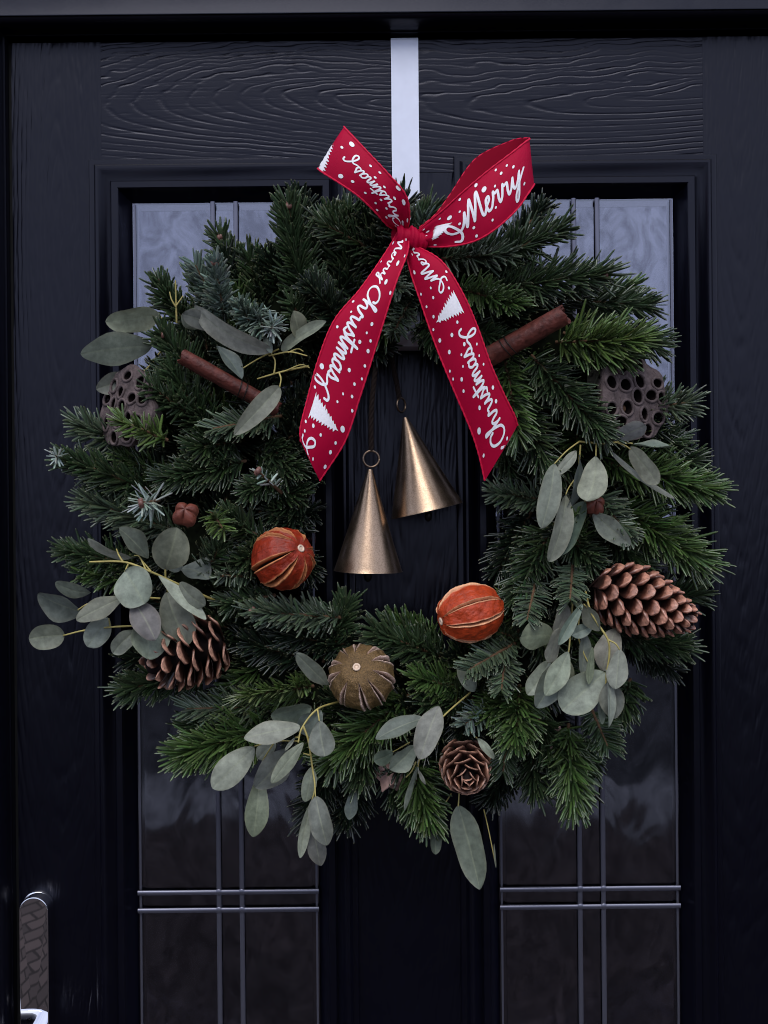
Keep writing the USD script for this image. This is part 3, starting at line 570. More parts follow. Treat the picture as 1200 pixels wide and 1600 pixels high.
spray('dense eucalyptus sprig of round leaves hanging below the right pine cone', [
    (866, 993, 813, 996, 43, -.135, -.15, dict(fat=.55, point=.5, roll=.2)), (874, 982, 857, 1036, 22, -.14, -.145, dict(roll=.8)), (910, 944, 872, 1008, 18, -.15, -.165, dict(roll=.4)), (886, 942, 868, 992, 24, -.13, -.135, dict(roll=.6)), (912, 943, 937, 986, 24, -.145, -.15, dict(roll=-.7)),
    (858, 1032, 824, 1086, 32, -.135, -.145), (884, 1026, 838, 1106, 42, -.135, -.15, dict(roll=.3)), (888, 1018, 852, 1087, 33, -.15, -.165, dict(roll=.3)), (945, 1050, 878, 1110, 58, -.14, -.155, dict(fat=.6, point=.48, roll=.15)),
    (962, 982, 942, 1048, 42, -.13, -.14, dict(roll=-.2)), (968, 1014, 962, 1077, 33, -.155, -.17, dict(roll=-.15)), (952, 1064, 960, 1123, 38, -.15, -.16, dict(roll=.1)), (946, 1045, 951, 1137, 12, -.155, -.165, dict(roll=.8)), (938, 1070, 941, 1132, 12, -.145, -.15, dict(roll=.8)),
    (926, 1011, 920, 1070, 12, -.15, -.155, dict(roll=.6)), (914, 988, 910, 1054, 20, -.13, -.135, dict(roll=.8)), (926, 978, 893, 992, 22, -.135, -.14), (887, 1030, 886, 1073, 20, -.13, -.135, dict(roll=.3))],
    [(.0012, [(915, 925, -.12), (922, 953, -.145), (935, 976, -.15), (950, 1000, -.152), (952, 1024, -.15), (947, 1060, -.15), (947, 1100, -.155)]), (.0009, [(951, 1000, -.152), (962, 1006, -.155), (968, 1015, -.155)]), (.001, [(895, 935, -.12), (892, 980, -.13), (888, 1020, -.14), (880, 1030, -.14)]), (.0008, [(892, 985, -.13), (866, 994, -.135)]), (.0008, [(905, 960, -.12), (905, 1000, -.13), (925, 1045, -.135), (944, 1052, -.14)]), (.0008, [(922, 953, -.145), (912, 944, -.148)])])
spray('drooping eucalyptus sprig with yellow stems at the lower left, below the green dried fruit', [
    (487, 1105, 423, 1118, 33, -.125, -.135, dict(roll=.7)), (502, 1110, 464, 1142, 38, -.115, -.12, dict(roll=.6)), (469, 1135, 381, 1154, 34, -.15, -.165, dict(fat=.5, roll=-.45)), (499, 1126, 508, 1182, 40, -.15, -.16, dict(fat=.6, point=.5, roll=-.1)),
    (398, 1167, 332, 1232, 46, -.145, -.165, dict(fat=.55, roll=.1)), (474, 1160, 424, 1224, 24, -.155, -.17, dict(roll=-.2)), (450, 1168, 399, 1231, 44, -.14, -.15, dict(roll=.45)), (406, 1212, 396, 1308, 36, -.13, -.14, dict(roll=.25)),
    (487, 1198, 477, 1253, 24, -.145, -.15, dict(roll=.3)), (493, 1244, 511, 1321, 36, -.155, -.165, dict(roll=-.1, fat=.5)), (486, 1254, 469, 1341, 18, -.15, -.155, dict(roll=.5)), (489, 1290, 501, 1353, 28, -.14, -.145, dict(roll=-.2)),
    (430, 1158, 402, 1186, 26, -.125, -.13, dict(roll=.6)), (461, 1152, 445, 1173, 6, -.15, -.155), (513, 1071, 463, 1021, 27, -.125, -.14, dict(roll=.3)), (554, 1232, 545, 1281, 20, -.09, -.095)],
    [(.0012, [(532, 1096, -.11), (496, 1108, -.14), (472, 1137, -.15), (466, 1160, -.153)]), (.0011, [(474, 1135, -.15), (482, 1158, -.15), (488, 1199, -.148), (492, 1231, -.152), (486, 1256, -.15)]), (.0009, [(496, 1108, -.14), (499, 1127, -.15)]), (.0008, [(466, 1152, -.152), (461, 1152, -.15)]), (.0009, [(467, 1158, -.15), (430, 1158, -.135), (398, 1166, -.145)]), (.0008, [(430, 1158, -.135), (410, 1190, -.13), (406, 1213, -.13)]), (.0008, [(492, 1228, -.152), (493, 1246, -.155)]), (.0008, [(484, 1180, -.15), (474, 1177, -.152)])])
spray('small eucalyptus sprig of four pale leaves beside the smallest pine cone', [
    (686, 1103, 656, 1187, 41, -.15, -.17, dict(fat=.55, roll=-.15)), (662, 1122, 587, 1155, 28, -.145, -.155, dict(roll=-.4, fat=.5)), (648, 1165, 609, 1203, 32, -.14, -.145, dict(roll=.3)), (614, 1175, 584, 1189, 24, -.125, -.13, dict(roll=.6)), (653, 1198, 632, 1267, 9, -.13, -.135, dict(roll=.9)), (654, 1203, 665, 1226, 6, -.13, -.135)],
    [(.001, [(735, 1082, -.11), (708, 1105, -.13), (688, 1124, -.145), (650, 1165, -.142)]), (.0008, [(650, 1190, -.135), (643, 1205, -.135), (634, 1215, -.135)]), (.0008, [(668, 1120, -.14), (653, 1198, -.132)]), (.0008, [(640, 1160, -.14), (614, 1175, -.125)])])
spray('long single eucalyptus leaf with a small one hanging below the wreath against the black door', [
    (716, 1258, 750, 1390, 48, -.115, -.13, dict(fat=.46, point=.75, roll=-.15)), (683, 1288, 680, 1335, 19, -.095, -.10, dict(roll=.2)), (746, 1153, 772, 1185, 13, -.125, -.13), (716, 1034, 741, 1081, 26, -.115, -.12, dict(roll=.6)), (772, 1318, 775, 1356, 3, -.095, -.095)],
    [(.001, [(726, 1190, -.085), (719, 1225, -.105), (716, 1260, -.115)]), (.0008, [(705, 1240, -.08), (690, 1265, -.09), (683, 1289, -.095)]), (.0007, [(756, 1265, -.07), (764, 1300, -.09), (774, 1350, -.095)]), (.0008, [(730, 1140, -.1), (746, 1154, -.125)])])
# ------------------------------------------------------------------ pine cones
crng = np.random.default_rng(5)
def scale_mesh(L, W, th, cols):
    n, m = 8, 7
    s = np.linspace(0, 1, n); t = np.linspace(-1, 1, m)
    w = W / 2 * np.interp(s, [0, .3, .62, .82, .94, 1], [.30, .55, .98, 1.0, .72, .32])
    zc = 0.10 * L * s**2                                      # sweeps outwards
    thick = th * np.interp(s, [0, .6, .82, .95, 1], [.35, .55, 1.0, .85, .35])
    top, bot = [], []
    for i in range(n):
        arch = -0.20 * w[i] * t**2
        knob = 0.55 * th * math.exp(-((s[i] - .86) / .07) ** 2) * np.exp(-(t / .35) ** 2)
        top.append(np.c_[s[i] * L + 0 * t, t * w[i], zc[i] + arch + thick[i] / 2]); bot.append(np.c_[s[i] * L + 0 * t, t * w[i] * .96, zc[i] + arch - thick[i] / 2 - knob])
    v = np.vstack([np.array(top).reshape(-1, 3), np.array(bot).reshape(-1, 3)]); k = n * m
    f = grid_faces(n, m); g = grid_faces(n, m)[:, ::-1] + k
    edge = np.r_[np.arange(m), np.arange(1, n) * m + m - 1, (n - 1) * m + np.arange(m - 2, -1, -1), np.arange(n - 2, 0, -1) * m]
    e2 = np.roll(edge, -1)
    f = np.vstack([f, g, np.stack([edge, edge + k, e2], 1), np.stack([e2, edge + k, e2 + k], 1)])
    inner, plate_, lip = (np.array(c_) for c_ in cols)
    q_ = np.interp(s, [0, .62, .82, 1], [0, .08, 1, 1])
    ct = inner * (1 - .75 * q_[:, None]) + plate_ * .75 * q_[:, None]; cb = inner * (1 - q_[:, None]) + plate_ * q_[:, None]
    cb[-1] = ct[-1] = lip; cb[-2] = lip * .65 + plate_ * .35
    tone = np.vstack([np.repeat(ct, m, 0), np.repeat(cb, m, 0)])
    return v, f, tone
def pine_cone(label, base, tip, R, N, L, W, open0, open1, prof, th=0.0034, turn=0.0, cols=None, bias=0.92):
    base, tip = np.asarray(base), np.asarray(tip); ax = tip - base; H_ = np.linalg.norm(ax); M = basis(ax); M = M @ np.array([[math.cos(turn), -math.sin(turn), 0], [math.sin(turn), math.cos(turn), 0], [0, 0, 1]])
    c = thing('pine_cone', label, 'pine cone')
    hs = np.linspace(0.02, 0.97, 20); rc = np.interp(hs, *prof) * R * 0.55
    put('core', tube(base + np.outer(hs * H_, M[:, 2]), np.maximum(rc * .8, .001), 10), 'lotus_inside', c, True)
    for i in range(N):
        u = (i + 0.5) / N; h = u ** bias
        r = np.interp(h, *prof) * R
        be = math.radians(np.interp(h, [0, .8, 1], [open0, open1, open1 * .45]) + crng.normal(0, 3))
        k = np.interp(h, [0, .15, .7, 1], [.8, 1, .95, .55]) * crng.uniform(.94, 1.06)
        v, f, tone = scale_mesh(L * k, W * k * np.interp(h, [0, .7, 1], [1, 1, .75]), th * k, cols)
        az = i * 2.399963 + crng.normal(0, .05)
        rad = np.array([math.cos(az), math.sin(az), 0])
        X = math.cos(be) * np.array([0, 0, 1.]) + math.sin(be) * rad          # along the scale
        Y = np.array([-math.sin(az), math.cos(az), 0]); Z = np.cross(X, Y)
        tipx = rad * r + np.array([0, 0, 1]) * h * H_                          # where the plate sits
        v = v @ np.stack([X, Y, Z]) + tipx - X * L * k * .92
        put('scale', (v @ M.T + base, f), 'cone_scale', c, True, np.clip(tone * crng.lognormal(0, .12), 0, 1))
OPEN = ((.014, .006, .004), (.10, .040, .026), (.46, .24, .16)); SHUT = ((.010, .005, .004), (.14, .045, .028), (.42, .20, .135))  # brown scales; inner darkened for gap shade, lip paled as a painted highlight
closed = ([0, .12, .35, .6, .8, .93, 1], [.55, .90, 1.0, .84, .60, .40, .26])
opened = ([0, .12, .35, .6, .8, .93, 1], [.70, .98, 1.0, .90, .70, .46, .22])
rosette = ([0, .12, .35, .6, .8, .93, 1], [.70, .98, 1.0, .86, .58, .28, .04])
stubby = ([0, .12, .35, .6, .8, .93, 1], [.72, .98, 1.0, .96, .84, .62, .34])
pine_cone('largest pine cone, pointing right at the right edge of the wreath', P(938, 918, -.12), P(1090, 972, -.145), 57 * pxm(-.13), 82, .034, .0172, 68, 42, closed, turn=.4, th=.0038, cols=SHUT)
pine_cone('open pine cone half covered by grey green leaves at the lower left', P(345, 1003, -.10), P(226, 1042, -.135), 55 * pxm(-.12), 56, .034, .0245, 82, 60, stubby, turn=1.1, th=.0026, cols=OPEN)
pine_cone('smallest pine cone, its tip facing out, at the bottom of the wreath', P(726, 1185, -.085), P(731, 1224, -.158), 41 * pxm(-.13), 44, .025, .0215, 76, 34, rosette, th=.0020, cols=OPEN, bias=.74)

# ------------------------------------------------------------------ slit dried fruit
def fruit(label, c, R, pole, long, slits, w0, depth, cols, mname, x=(0.2, 0.1, 1.0), ridge=.03, seed=0, span=(.30, 2.75)):
    o = thing('dried_fruit', label, 'dried fruit')
    nt, npn = 72, 40 * slits
    th = np.linspace(0.02, np.pi - 0.02, nt); ph = np.arange(npn) / npn * 2 * np.pi
    T, Ph = np.meshgrid(th, ph, indexing='ij')
    per = 2 * np.pi / slits
    r_ = np.random.default_rng(seed)
    idx = np.floor((Ph + 0.0) / per).astype(int); off = r_.normal(0, .10, slits) * per; ws = w0 * r_.uniform(.55, 1.3, slits)
    d = ((Ph - off[idx]) % per) - per / 2
    env = np.clip(np.minimum((T - span[0]) / .45, (span[1] - T) / .5), 0, 1) ** .7
    w = ws[idx] * env * per + 1e-4
    a = np.abs(d) / w
    cut = np.clip((.82 - a) / .82, 0, 1) * (env > 0.02) ; cut = cut**.55
    rim = np.exp(-((a - 1.25) / .28) ** 2) * (env > .05)
    lump = fbm(np.stack([np.sin(T) * np.cos(Ph), np.sin(T) * np.sin(Ph), np.cos(T)], -1) * 4 + seed, seed) - .5
    fine = fbm(np.stack([np.sin(T) * np.cos(Ph), np.sin(T) * np.sin(Ph), np.cos(T)], -1) * 22 + seed, seed + 1) - .5
    r = R * (1 + .11 * lump + .025 * fine - depth * cut + .025 * rim + ridge * np.cos(d / per * 2 * np.pi) * np.sin(T))
    r *= 1 - .10 * np.exp(-(T / .28) ** 2)
    v = np.stack([r * np.sin(T) * np.cos(Ph), r * np.sin(T) * np.sin(Ph), r * np.cos(T) * long], -1).reshape(-1, 3)
    M = basis(pole, x); v = v @ M.T + c
    f = grid_faces(nt, npn, True)
    v = np.vstack([v, v[:npn].mean(0), v[-npn:].mean(0)]); k = np.arange(npn)
    f = np.vstack([f, np.stack([np.full(npn, len(v) - 2), (k + 1) % npn, k], 1), np.stack([np.full(npn, len(v) - 1), (nt - 1) * npn + k, (nt - 1) * npn + (k + 1) % npn], 1)])
    rind, pith, inside = (np.array(x_) for x_ in cols)
    kp = np.clip(np.exp(-((a - 1.0) / .36) ** 2) * (env > .05) * 1.25, 0, 1)[..., None]; ki = np.clip((0.62 - a) / .25, 0, 1)[..., None] * (env > .05)[..., None]
    shade = (1 + .5 * lump)[..., None]
    tone = rind * shade * (1 - kp) + pith * kp; tone = tone * (1 - ki) + inside * ki
    tone = np.vstack([tone.reshape(-1, 3), rind[None], rind[None]])
    put('rind', (v, f[:, ::-1]), mname, o, True, np.clip(tone, 0, 1))
    top = c + M[:, 2] * R * long * .90
    a_ = np.arange(10) / 10 * 2 * np.pi
    put('stem_button', cat([tube([top - M[:, 2] * .002, top + M[:, 2] * .0012], .0030, 10), tube([top + .0030 * (math.cos(t) * M[:, 0] + math.sin(t) * M[:, 1]) + M[:, 2] * .0012 for t in np.r_[a_, a_[:2]]], .0011, 6, up=M[:, 2])]), 'stem_button', o, True)
ORG = ((.20, .016, .003), (.50, .20, .08), (.012, .005, .003))
fruit('dark orange dried fruit with slits, on the inner left beside the bells', P(442, 873, -.125), 48.5 * pxm(-.125), (.66, -.66, .36), 1.02, 8, .135, .36, ORG, 'rind', seed=3, ridge=.014)
fruit('bright orange dried fruit with wide slits, inside the lower right of the ring', P(735, 958, -.125), 45 * pxm(-.125), (-.93, -.30, -.22), 1.20, 7, .115, .34, ((.34, .036, .007), (.66, .34, .18), (.012, .005, .003)), 'rind', seed=9, ridge=.014, x=(0, .35, 1.0))
fruit('greenish brown glittery dried fruit with pale slits at the bottom centre', P(565, 1058, -.13), 51 * pxm(-.13), (-.14, -.86, .44), .98, 10, .13, .15, ((.150, .088, .032), (.80, .58, .47), (.10, .055, .035)), 'glitter_rind', seed=14, ridge=.018, span=(.50, 2.6))

# ------------------------------------------------------------------ lotus pods
def lotus(label, c, nrm, R, holes, mirror, xdir):
    o = thing('lotus_pod', label, 'lotus pod')
    M = basis(nrm, xdir)
    r_ = np.random.default_rng(len(label))
    ang = np.linspace(0, 2 * np.pi, 64, endpoint=False)
    rim = 1 + .05 * np.sin(ang * 3 + 1) + .035 * np.sin(ang * 7 + 2) + .02 * np.sin(ang * 11)
    outline = Polygon(np.c_[np.cos(ang) * rim * R, np.sin(ang) * rim * R])
    hp_ = []
    for rr, n, a0 in holes:
        for k in range(n):
            a = a0 + k * 2 * np.pi / n + r_.normal(0, .10); q_ = rr + r_.normal(0, .02)
            hp_.append((q_ * R * math.cos(a), q_ * R * math.sin(a), R * r_.uniform(.150, .178), r_.uniform(.85, 1.15)))
    hs = [affinity.scale(Point(x, y).buffer(h, 10), e, 1 / e) for x, y, h, e in hp_]
    face = outline.difference(unary_union(hs))
    ms = [trimesh.creation.extrude_polygon(g, .004, engine='earcut') for g in getattr(face, 'geoms', [face])]
    m = trimesh.util.concatenate(ms); v, f = trimesh.remesh.subdivide_to_size(np.array(m.vertices), np.array(m.faces), R * .16)
    def warp(v):
        v = np.array(v, float); rr = np.hypot(v[:, 0], v[:, 1]) / R
        v[:, 2] += -.10 * R * rr**2.6 + (fbm(np.c_[v[:, :2] / R * 2.2, 0 * rr], 5) - .5) * .12 * R; return v
    w = warp(v)
    put('face', (w @ M.T + c, f), 'lotus', o, 35)
    for (x, y, h, e), g in zip(hp_, hs):                      # raised rim and dark cup of every seed hole
        ring = np.array(g.exterior.coords)[:-1]
        p = warp(np.c_[ring, np.full(len(ring), .0042)]) @ M.T + c
        put('hole_rim', tube(np.vstack([p, p[:2]]), .0016, 6, up=M[:, 2]), 'lotus', o, True)
        k = len(ring); cup = np.vstack([warp(np.c_[ring, np.full(k, .003)]), warp(np.c_[(ring - [x, y]) * .7 + [x, y], np.full(k, -.008)]), warp(np.array([[x, y, -.0095]]))])
        ff = np.vstack([np.stack([np.arange(k), (np.arange(k) + 1) % k, (np.arange(k) + 1) % k + k], 1), np.stack([np.arange(k), (np.arange(k) + 1) % k + k, np.arange(k) + k], 1), np.stack([np.arange(k) + k, (np.arange(k) + 1) % k + k, np.full(k, 2 * k)], 1)])
        put('seed_cup', (cup @ M.T + c, ff), 'lotus_inside', o, True)
    for (x, y, h, e) in hp_[2::4]:                            # a few dry seeds still sit in their holes
        put('seed', ball(warp(np.array([[x, y, -.0045]]))[0] @ M.T + c, h * .62, 2, (1, 1, 1)), 'twig', o, True)
    # the ribbed funnel behind the face
    nz = 9; s = np.linspace(0, 1, nz); cone = []
    for i, t in enumerate(s):
        rr = R * np.interp(t, [0, .12, .5, 1], [1.0, .98, .62, .12]) * rim * (1 + .03 * np.sin(ang * 12))
        z = .002 - t * R * 1.25
        cone.append(np.c_[np.cos(ang) * rr, np.sin(ang) * rr, np.full(64, z) - .10 * R * (1 - t) + (fbm(np.c_[np.cos(ang) * 2.2, np.sin(ang) * 2.2, 0 * ang], 5) - .5) * .12 * R * (1 - t)])
    put('funnel', (np.array(cone).reshape(-1, 3) @ M.T + c, grid_faces(nz, 64, True)), 'lotus', o, True)
lotus('brown dried lotus pod with seed holes on the left side of the wreath', P(196, 637, -.115), (-.66, -.74, .10), 64 * pxm(-.115), [(0.0, 1, 0), (.39, 5, .3), (.76, 9, .1)], False, (.15, 0, 1))
lotus('brown dried lotus pod with seed holes on the right side of the wreath', P(992, 622, -.112), (.48, -.87, .06), 68 * pxm(-.105), [(0.02, 1, 0), (.40, 5, .9), (.77, 9, .4)], False, (-.1, 0, 1))

# ------------------------------------------------------------------ cinnamon sticks
def cinnamon(label, p0, p1, r, wat, turn):
    o = thing('cinnamon_stick', label, 'cinnamon stick')
    p0, p1 = np.asarray(p0), np.asarray(p1); M = basis(p1 - p0, (0, -1, .2)); L = np.linalg.norm(p1 - p0)
    a = np.linspace(0, 2 * np.pi * 1.55, 90); rad = r * (1 - .40 * a / a[-1])
    outer = np.c_[rad * np.cos(a + turn), rad * np.sin(a + turn)]; inn = outer * (1 - .0016 / np.hypot(*outer.T))[:, None]
    loop = np.vstack([outer, inn[::-1]]); n = len(loop); ns = 24; v = []
    for i, t in enumerate(np.linspace(0, 1, ns)):
        j = 1 + .030 * (fbm(np.c_[np.r_[a, a[::-1]] * 9, np.full(n, t * 2), 0 * loop[:, 0]], 8) - .5)[:, None] * 2 + .05 * (fbm(np.c_[loop / r * 1.5, np.full(n, t * 5)], 3) - .5)[:, None] * 2
        v.append(np.c_[loop * j, np.full(n, t * L) + (.0012 * np.sin(a[np.r_[np.arange(90), np.arange(89, -1, -1)]] * 3) if i in (0, ns - 1) else 0)])
    v = np.array(v).reshape(-1, 3); f = grid_faces(ns, n, True)
    k = np.arange(89); caps = []
    for b in (0, (ns - 1) * n):
        caps += [np.stack([b + k, b + k + 1, b + n - 1 - k], 1), np.stack([b + k + 1, b + n - 2 - k, b + n - 1 - k], 1)]
    put('bark', (v @ M.T + p0, np.vstack([f] + caps)), 'cinnamon', o, 35)
    for dz in wat:
        t = np.linspace(0, 2 * np.pi, 26)
        put('wire', tube((np.c_[r * 1.06 * np.cos(t), r * 1.06 * np.sin(t), dz * L + .002 * np.sin(t)]) @ M.T + p0, .0006, 6, up=M[:, 2]), 'wire', o, True)
cinnamon('reddish brown cinnamon stick slanting down to the right, in the upper left of the wreath', P(283, 556, -.135), P(434, 640, -.115), 13.5 * pxm(-.12), (.60, .66), 2.2)
cinnamon('thick cinnamon stick slanting up to the right, beside the right bow tail', P(752, 566, -.115), P(884, 492, -.145), 17.5 * pxm(-.125), (.30, .36), 4.0)

# ------------------------------------------------------------------ seed pods, wooden pieces
def seed_pod(label, c, r, dirn):
    o = thing('seed_pod', label, 'seed pod'); M = basis(dirn)
    th, ph = np.meshgrid(np.linspace(0.01, np.pi - .01, 30), np.arange(64) / 64 * 2 * np.pi, indexing='ij')
    g = np.minimum(np.abs((ph % (np.pi / 2)) - np.pi / 4), 9) ; split = np.exp(-((np.abs(((ph + np.pi / 4) % (np.pi / 2)) - np.pi / 4)) / .10) ** 2) * np.clip(1.7 - th, 0, 1)
    rr = r * (1 + .12 * np.cos(4 * ph + np.pi) * np.sin(th) - .26 * split) * (1 + .10 * (fbm(np.stack([np.sin(th) * np.cos(ph), np.sin(th) * np.sin(ph), np.cos(th)], -1) * 3, 2) - .5))
    v = np.stack([rr * np.sin(th) * np.cos(ph), rr * np.sin(th) * np.sin(ph), rr * np.cos(th) * .9], -1).reshape(-1, 3)
    put('shell', (v @ M.T + c, grid_faces(30, 64, True)[:, ::-1]), 'seed_pod', o, True)
    put('stalk', tube([c - M[:, 2] * r * .7, c - M[:, 2] * r * 2.0], .0014, 6), 'twig', o, True)
seed_pod('small red brown seed pod beside the white fir rosette on the left', P(290, 804, -.14), 20 * pxm(-.14), (.05, -.85, .5))
seed_pod('small red brown seed pod peeping between the long eucalyptus leaves on the right', P(929, 790, -.128), 16 * pxm(-.128), (.05, -.8, .5))
def wooden_star(label, c, r, th, dirn, x):
    o = thing('wooden_star', label, 'wooden star'); M = basis(dirn, x)
    a = np.arange(10) / 10 * 2 * np.pi; rad = np.where(np.arange(10) % 2 == 0, r, r * .52)
    m = trimesh.creation.extrude_polygon(Polygon(np.c_[rad * np.cos(a), rad * np.sin(a)]).buffer(-.0005).buffer(.0005, 3), th, engine='earcut')
    put('body', (np.array(m.vertices) @ M.T + c, np.array(m.faces)), 'pale_wood', o, 30)
wooden_star('pale pinkish wooden piece poking out of the fir left of the smallest pine cone', P(604, 1216, -.082), 30 * pxm(-.1), .016, (.55, -.60, .58), (.35, .2, -.9))
wooden_star('pale wooden piece half hidden in dark fir under the right eucalyptus leaves', P(866, 1160, -.072), 24 * pxm(-.1), .014, (-.3, -.7, .6), (1, 0, -.5))

# ------------------------------------------------------------------ bells
def bell(label, apex, foot, R, cord_pts, ring_c, ring_r, ring_n):
    o = thing('cone_bell', label, 'bell')
    apex, foot = np.asarray(apex), np.asarray(foot); ax = foot - apex; L = np.linalg.norm(ax); M = basis(ax, (0, -1, 0))
    prof = [(0, 0), (.0022, 0), (.0028, .001)] + [(.0028 + (R - .0028) * t ** 1.02, .001 + (L - .001) * t) for t in np.linspace(.05, 1, 22)] + [(R + .0006, L + .0006), (R - .0012, L + .0008), (R - .0014, L - .002)] + [((R - .0014) * t, .001 + (L - .003) * t + .0) for t in (.75, .5, .2)]
    n = 72; a = np.arange(n) / n * 2 * np.pi
    v = np.array([[[r * math.cos(t), r * math.sin(t), z] for t in a] for r, z in prof]).reshape(-1, 3)
    put('body', (v @ M.T + apex, grid_faces(len(prof), n, True)[:, ::-1]), 'antique_brass', o, 50)
    t = np.linspace(0, 2 * np.pi, 34); u1 = np.array([1, 0, 0]) * ring_n[0] + np.array([0, 1, 0]) * ring_n[1]; u1 = unit(u1)
    put('ring', tube(np.array([ring_c + ring_r * (math.cos(k) * u1 + math.sin(k) * np.array([0, 0, 1])) for k in t]), .0011, 8, up=np.cross(u1, [0, 0, 1])), 'antique_brass', o, True)
    pts = spline(cord_pts, 60); T, N, B = frames(pts, (0, -1, 0)); s = np.arange(60)
    put('cord', cat([tube(pts + .0013 * (np.cos(s * .55 + p)[:, None] * N + np.sin(s * .55 + p)[:, None] * B), 0.00165, 7) for p in (0, 2.1, 4.2)]), 'cord', o, True)
    put('clapper', cat([tube([apex + M[:, 2] * L * .3, apex + M[:, 2] * (L + .004)], .0008, 6), ball(apex + M[:, 2] * (L + .006), .0042, 2, (1, 1, 1.5))]), 'wire', o, True)
bell('front brass cone bell hanging straight on a brown cord inside the ring', P(578, 733, -.074), P(575, 891, -.070), 53 * pxm(-.072), [P(580, 704, -.074), P(580, 650, -.074), P(584, 600, -.07), P(590, 545, -.06)], P(580, 717, -.074), 12.5 * pxm(-.074), (1, .15))
bell('rear brass cone bell tilted to the right behind the front one', P(633, 652, -.052), P(667, 797, -.050), 57 * pxm(-.05), [P(624, 622, -.048), P(620, 600, -.048), P(615, 575, -.048), P(610, 535, -.05)], P(627, 633, -.048), 11 * pxm(-.048), (.6, .8))
# ------------------------------------------------------------------ bow
bow = thing('ribbon_bow', 'red ribbon bow printed with white Merry Christmas lettering at the top of the wreath', 'bow')
def strip_surface(A, B, n=90):
    A = spline([P(*p) for p in A], n); B = spline([P(*p) for p in B], n)
    return A, B
class Ribbon:
    def __init__(self, name, A, B, sag=0.0, label=None, ripple=0.0):
        n = 110; self.n = n
        a, b = np.array(A, float), np.array(B, float)
        # spline in (px, py, depth) so that both edges follow the traced outline
        a, b = spline(a * [1, 1, 1000], n) / [1, 1, 1000], spline(b * [1, 1, 1000], n) / [1, 1, 1000]
        mid = (a + b)[:, :2] / 2
        self.u = np.r_[0, np.cumsum(np.linalg.norm(np.diff(mid, axis=0), axis=1))]
        self.A = np.array([P(*p) for p in a]); self.B = np.array([P(*p) for p in b]); self.sag = sag; self.ripple = ripple
        vs = np.linspace(0, 1, 15); uu = np.repeat(self.u, 15); vv = np.tile(vs, n)
        front = self.at(uu, vv); back = front - self.normal(uu, vv) * .0005
        k = len(front); f = grid_faces(n, 15)
        edge = np.r_[np.arange(15), np.arange(1, n) * 15 + 14, (n - 1) * 15 + np.arange(13, -1, -1), np.arange(n - 2, 0, -1) * 15]; e2 = np.roll(edge, -1)
        self.prim = put(name, (np.vstack([front, back]), np.vstack([f, np.stack([edge, edge + k, e2], 1), np.stack([e2, edge + k, e2 + k], 1)])), 'ribbon', bow, 60)
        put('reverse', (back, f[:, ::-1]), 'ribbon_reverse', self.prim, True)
        tag(self.prim, label)
        for v in (0.012, 0.988):
            e = self.at(self.u, np.full(n, v)); N = self.normal(self.u, np.full(n, v))
            put('stitched_edge', tube(e + N * .0002, .00085 * (1 + .28 * np.sin(np.arange(n) * 2.1)), 6), 'ribbon_edge', self.prim, True)
    def at(self, u, v):
        a = np.stack([np.interp(u, self.u, self.A[:, k]) for k in range(3)], 1); b = np.stack([np.interp(u, self.u, self.B[:, k]) for k in range(3)], 1)
        p = a + (b - a) * np.asarray(v)[:, None]
        w = self.sag * 4 * v * (1 - v) + (self.ripple + .0012) * np.sin(np.asarray(u) / 30.0 + 10.5 * np.asarray(v)) * np.exp(-np.asarray(u) / 46.0) + .0011 * np.sin(np.asarray(u) / 41.0 + 3.0 * np.asarray(v) + 7 * self.sag * 1000)
        p[:, 1] -= w; return p
    def normal(self, u, v):
        e = .6; du = self.at(u + e, v) - self.at(u - e, v); dv = self.at(u, np.minimum(v + .01, 1)) - self.at(u, np.maximum(v - .01, 0))
        n_ = unit(np.cross(du, dv)); 
        return n_ * self.flip(u)[:, None] if False else n_ * np.sign(-(n_[:, 1:2] + 1e-9)) if not getattr(self, 'loop', None) else n_
    def print_shape(self, name, poly, u0, v0, du, dv, unit_px, label=None, kind=None, width=95.0):
        """poly in text units; du, dv = +-1: reading direction along the ribbon and which edge the letter tops point to."""
        ms = []
        for g in getattr(poly, 'geoms', [poly]):
            if g.is_empty or g.area < 1e-5: continue
            v2, f2 = trimesh.creation.triangulate_polygon(g, engine='earcut')
            v3, f3 = trimesh.remesh.subdivide_to_size(np.c_[v2, 0 * v2[:, 0]], f2, 0.32)
            ms.append((v3, f3))
        if not ms: return
        v, f = cat(ms)
        u = u0 + du * v[:, 0] * unit_px; w = v0 + dv * v[:, 1] * unit_px / width
        ok = (w > .03) & (w < .97) & (u > 1) & (u < self.u[-1] - 1)
        keep = ok[f].all(1); f = f[keep]
        if len(f) == 0: return
        p = self.at(u, np.clip(w, 0, 1)); p = p + self.normal(u, np.clip(w, 0.02, .98)) * .00035
        p, f = tm(trimesh.Trimesh(p, f))
        return tag(put(name, (p, f), 'ribbon_print', self.prim, True), label, kind=kind)
def stroke(pts, w=0.222): return LineString(spline(np.array(pts, float), 14 * len(pts))).buffer(w / 2, 8).simplify(.008)
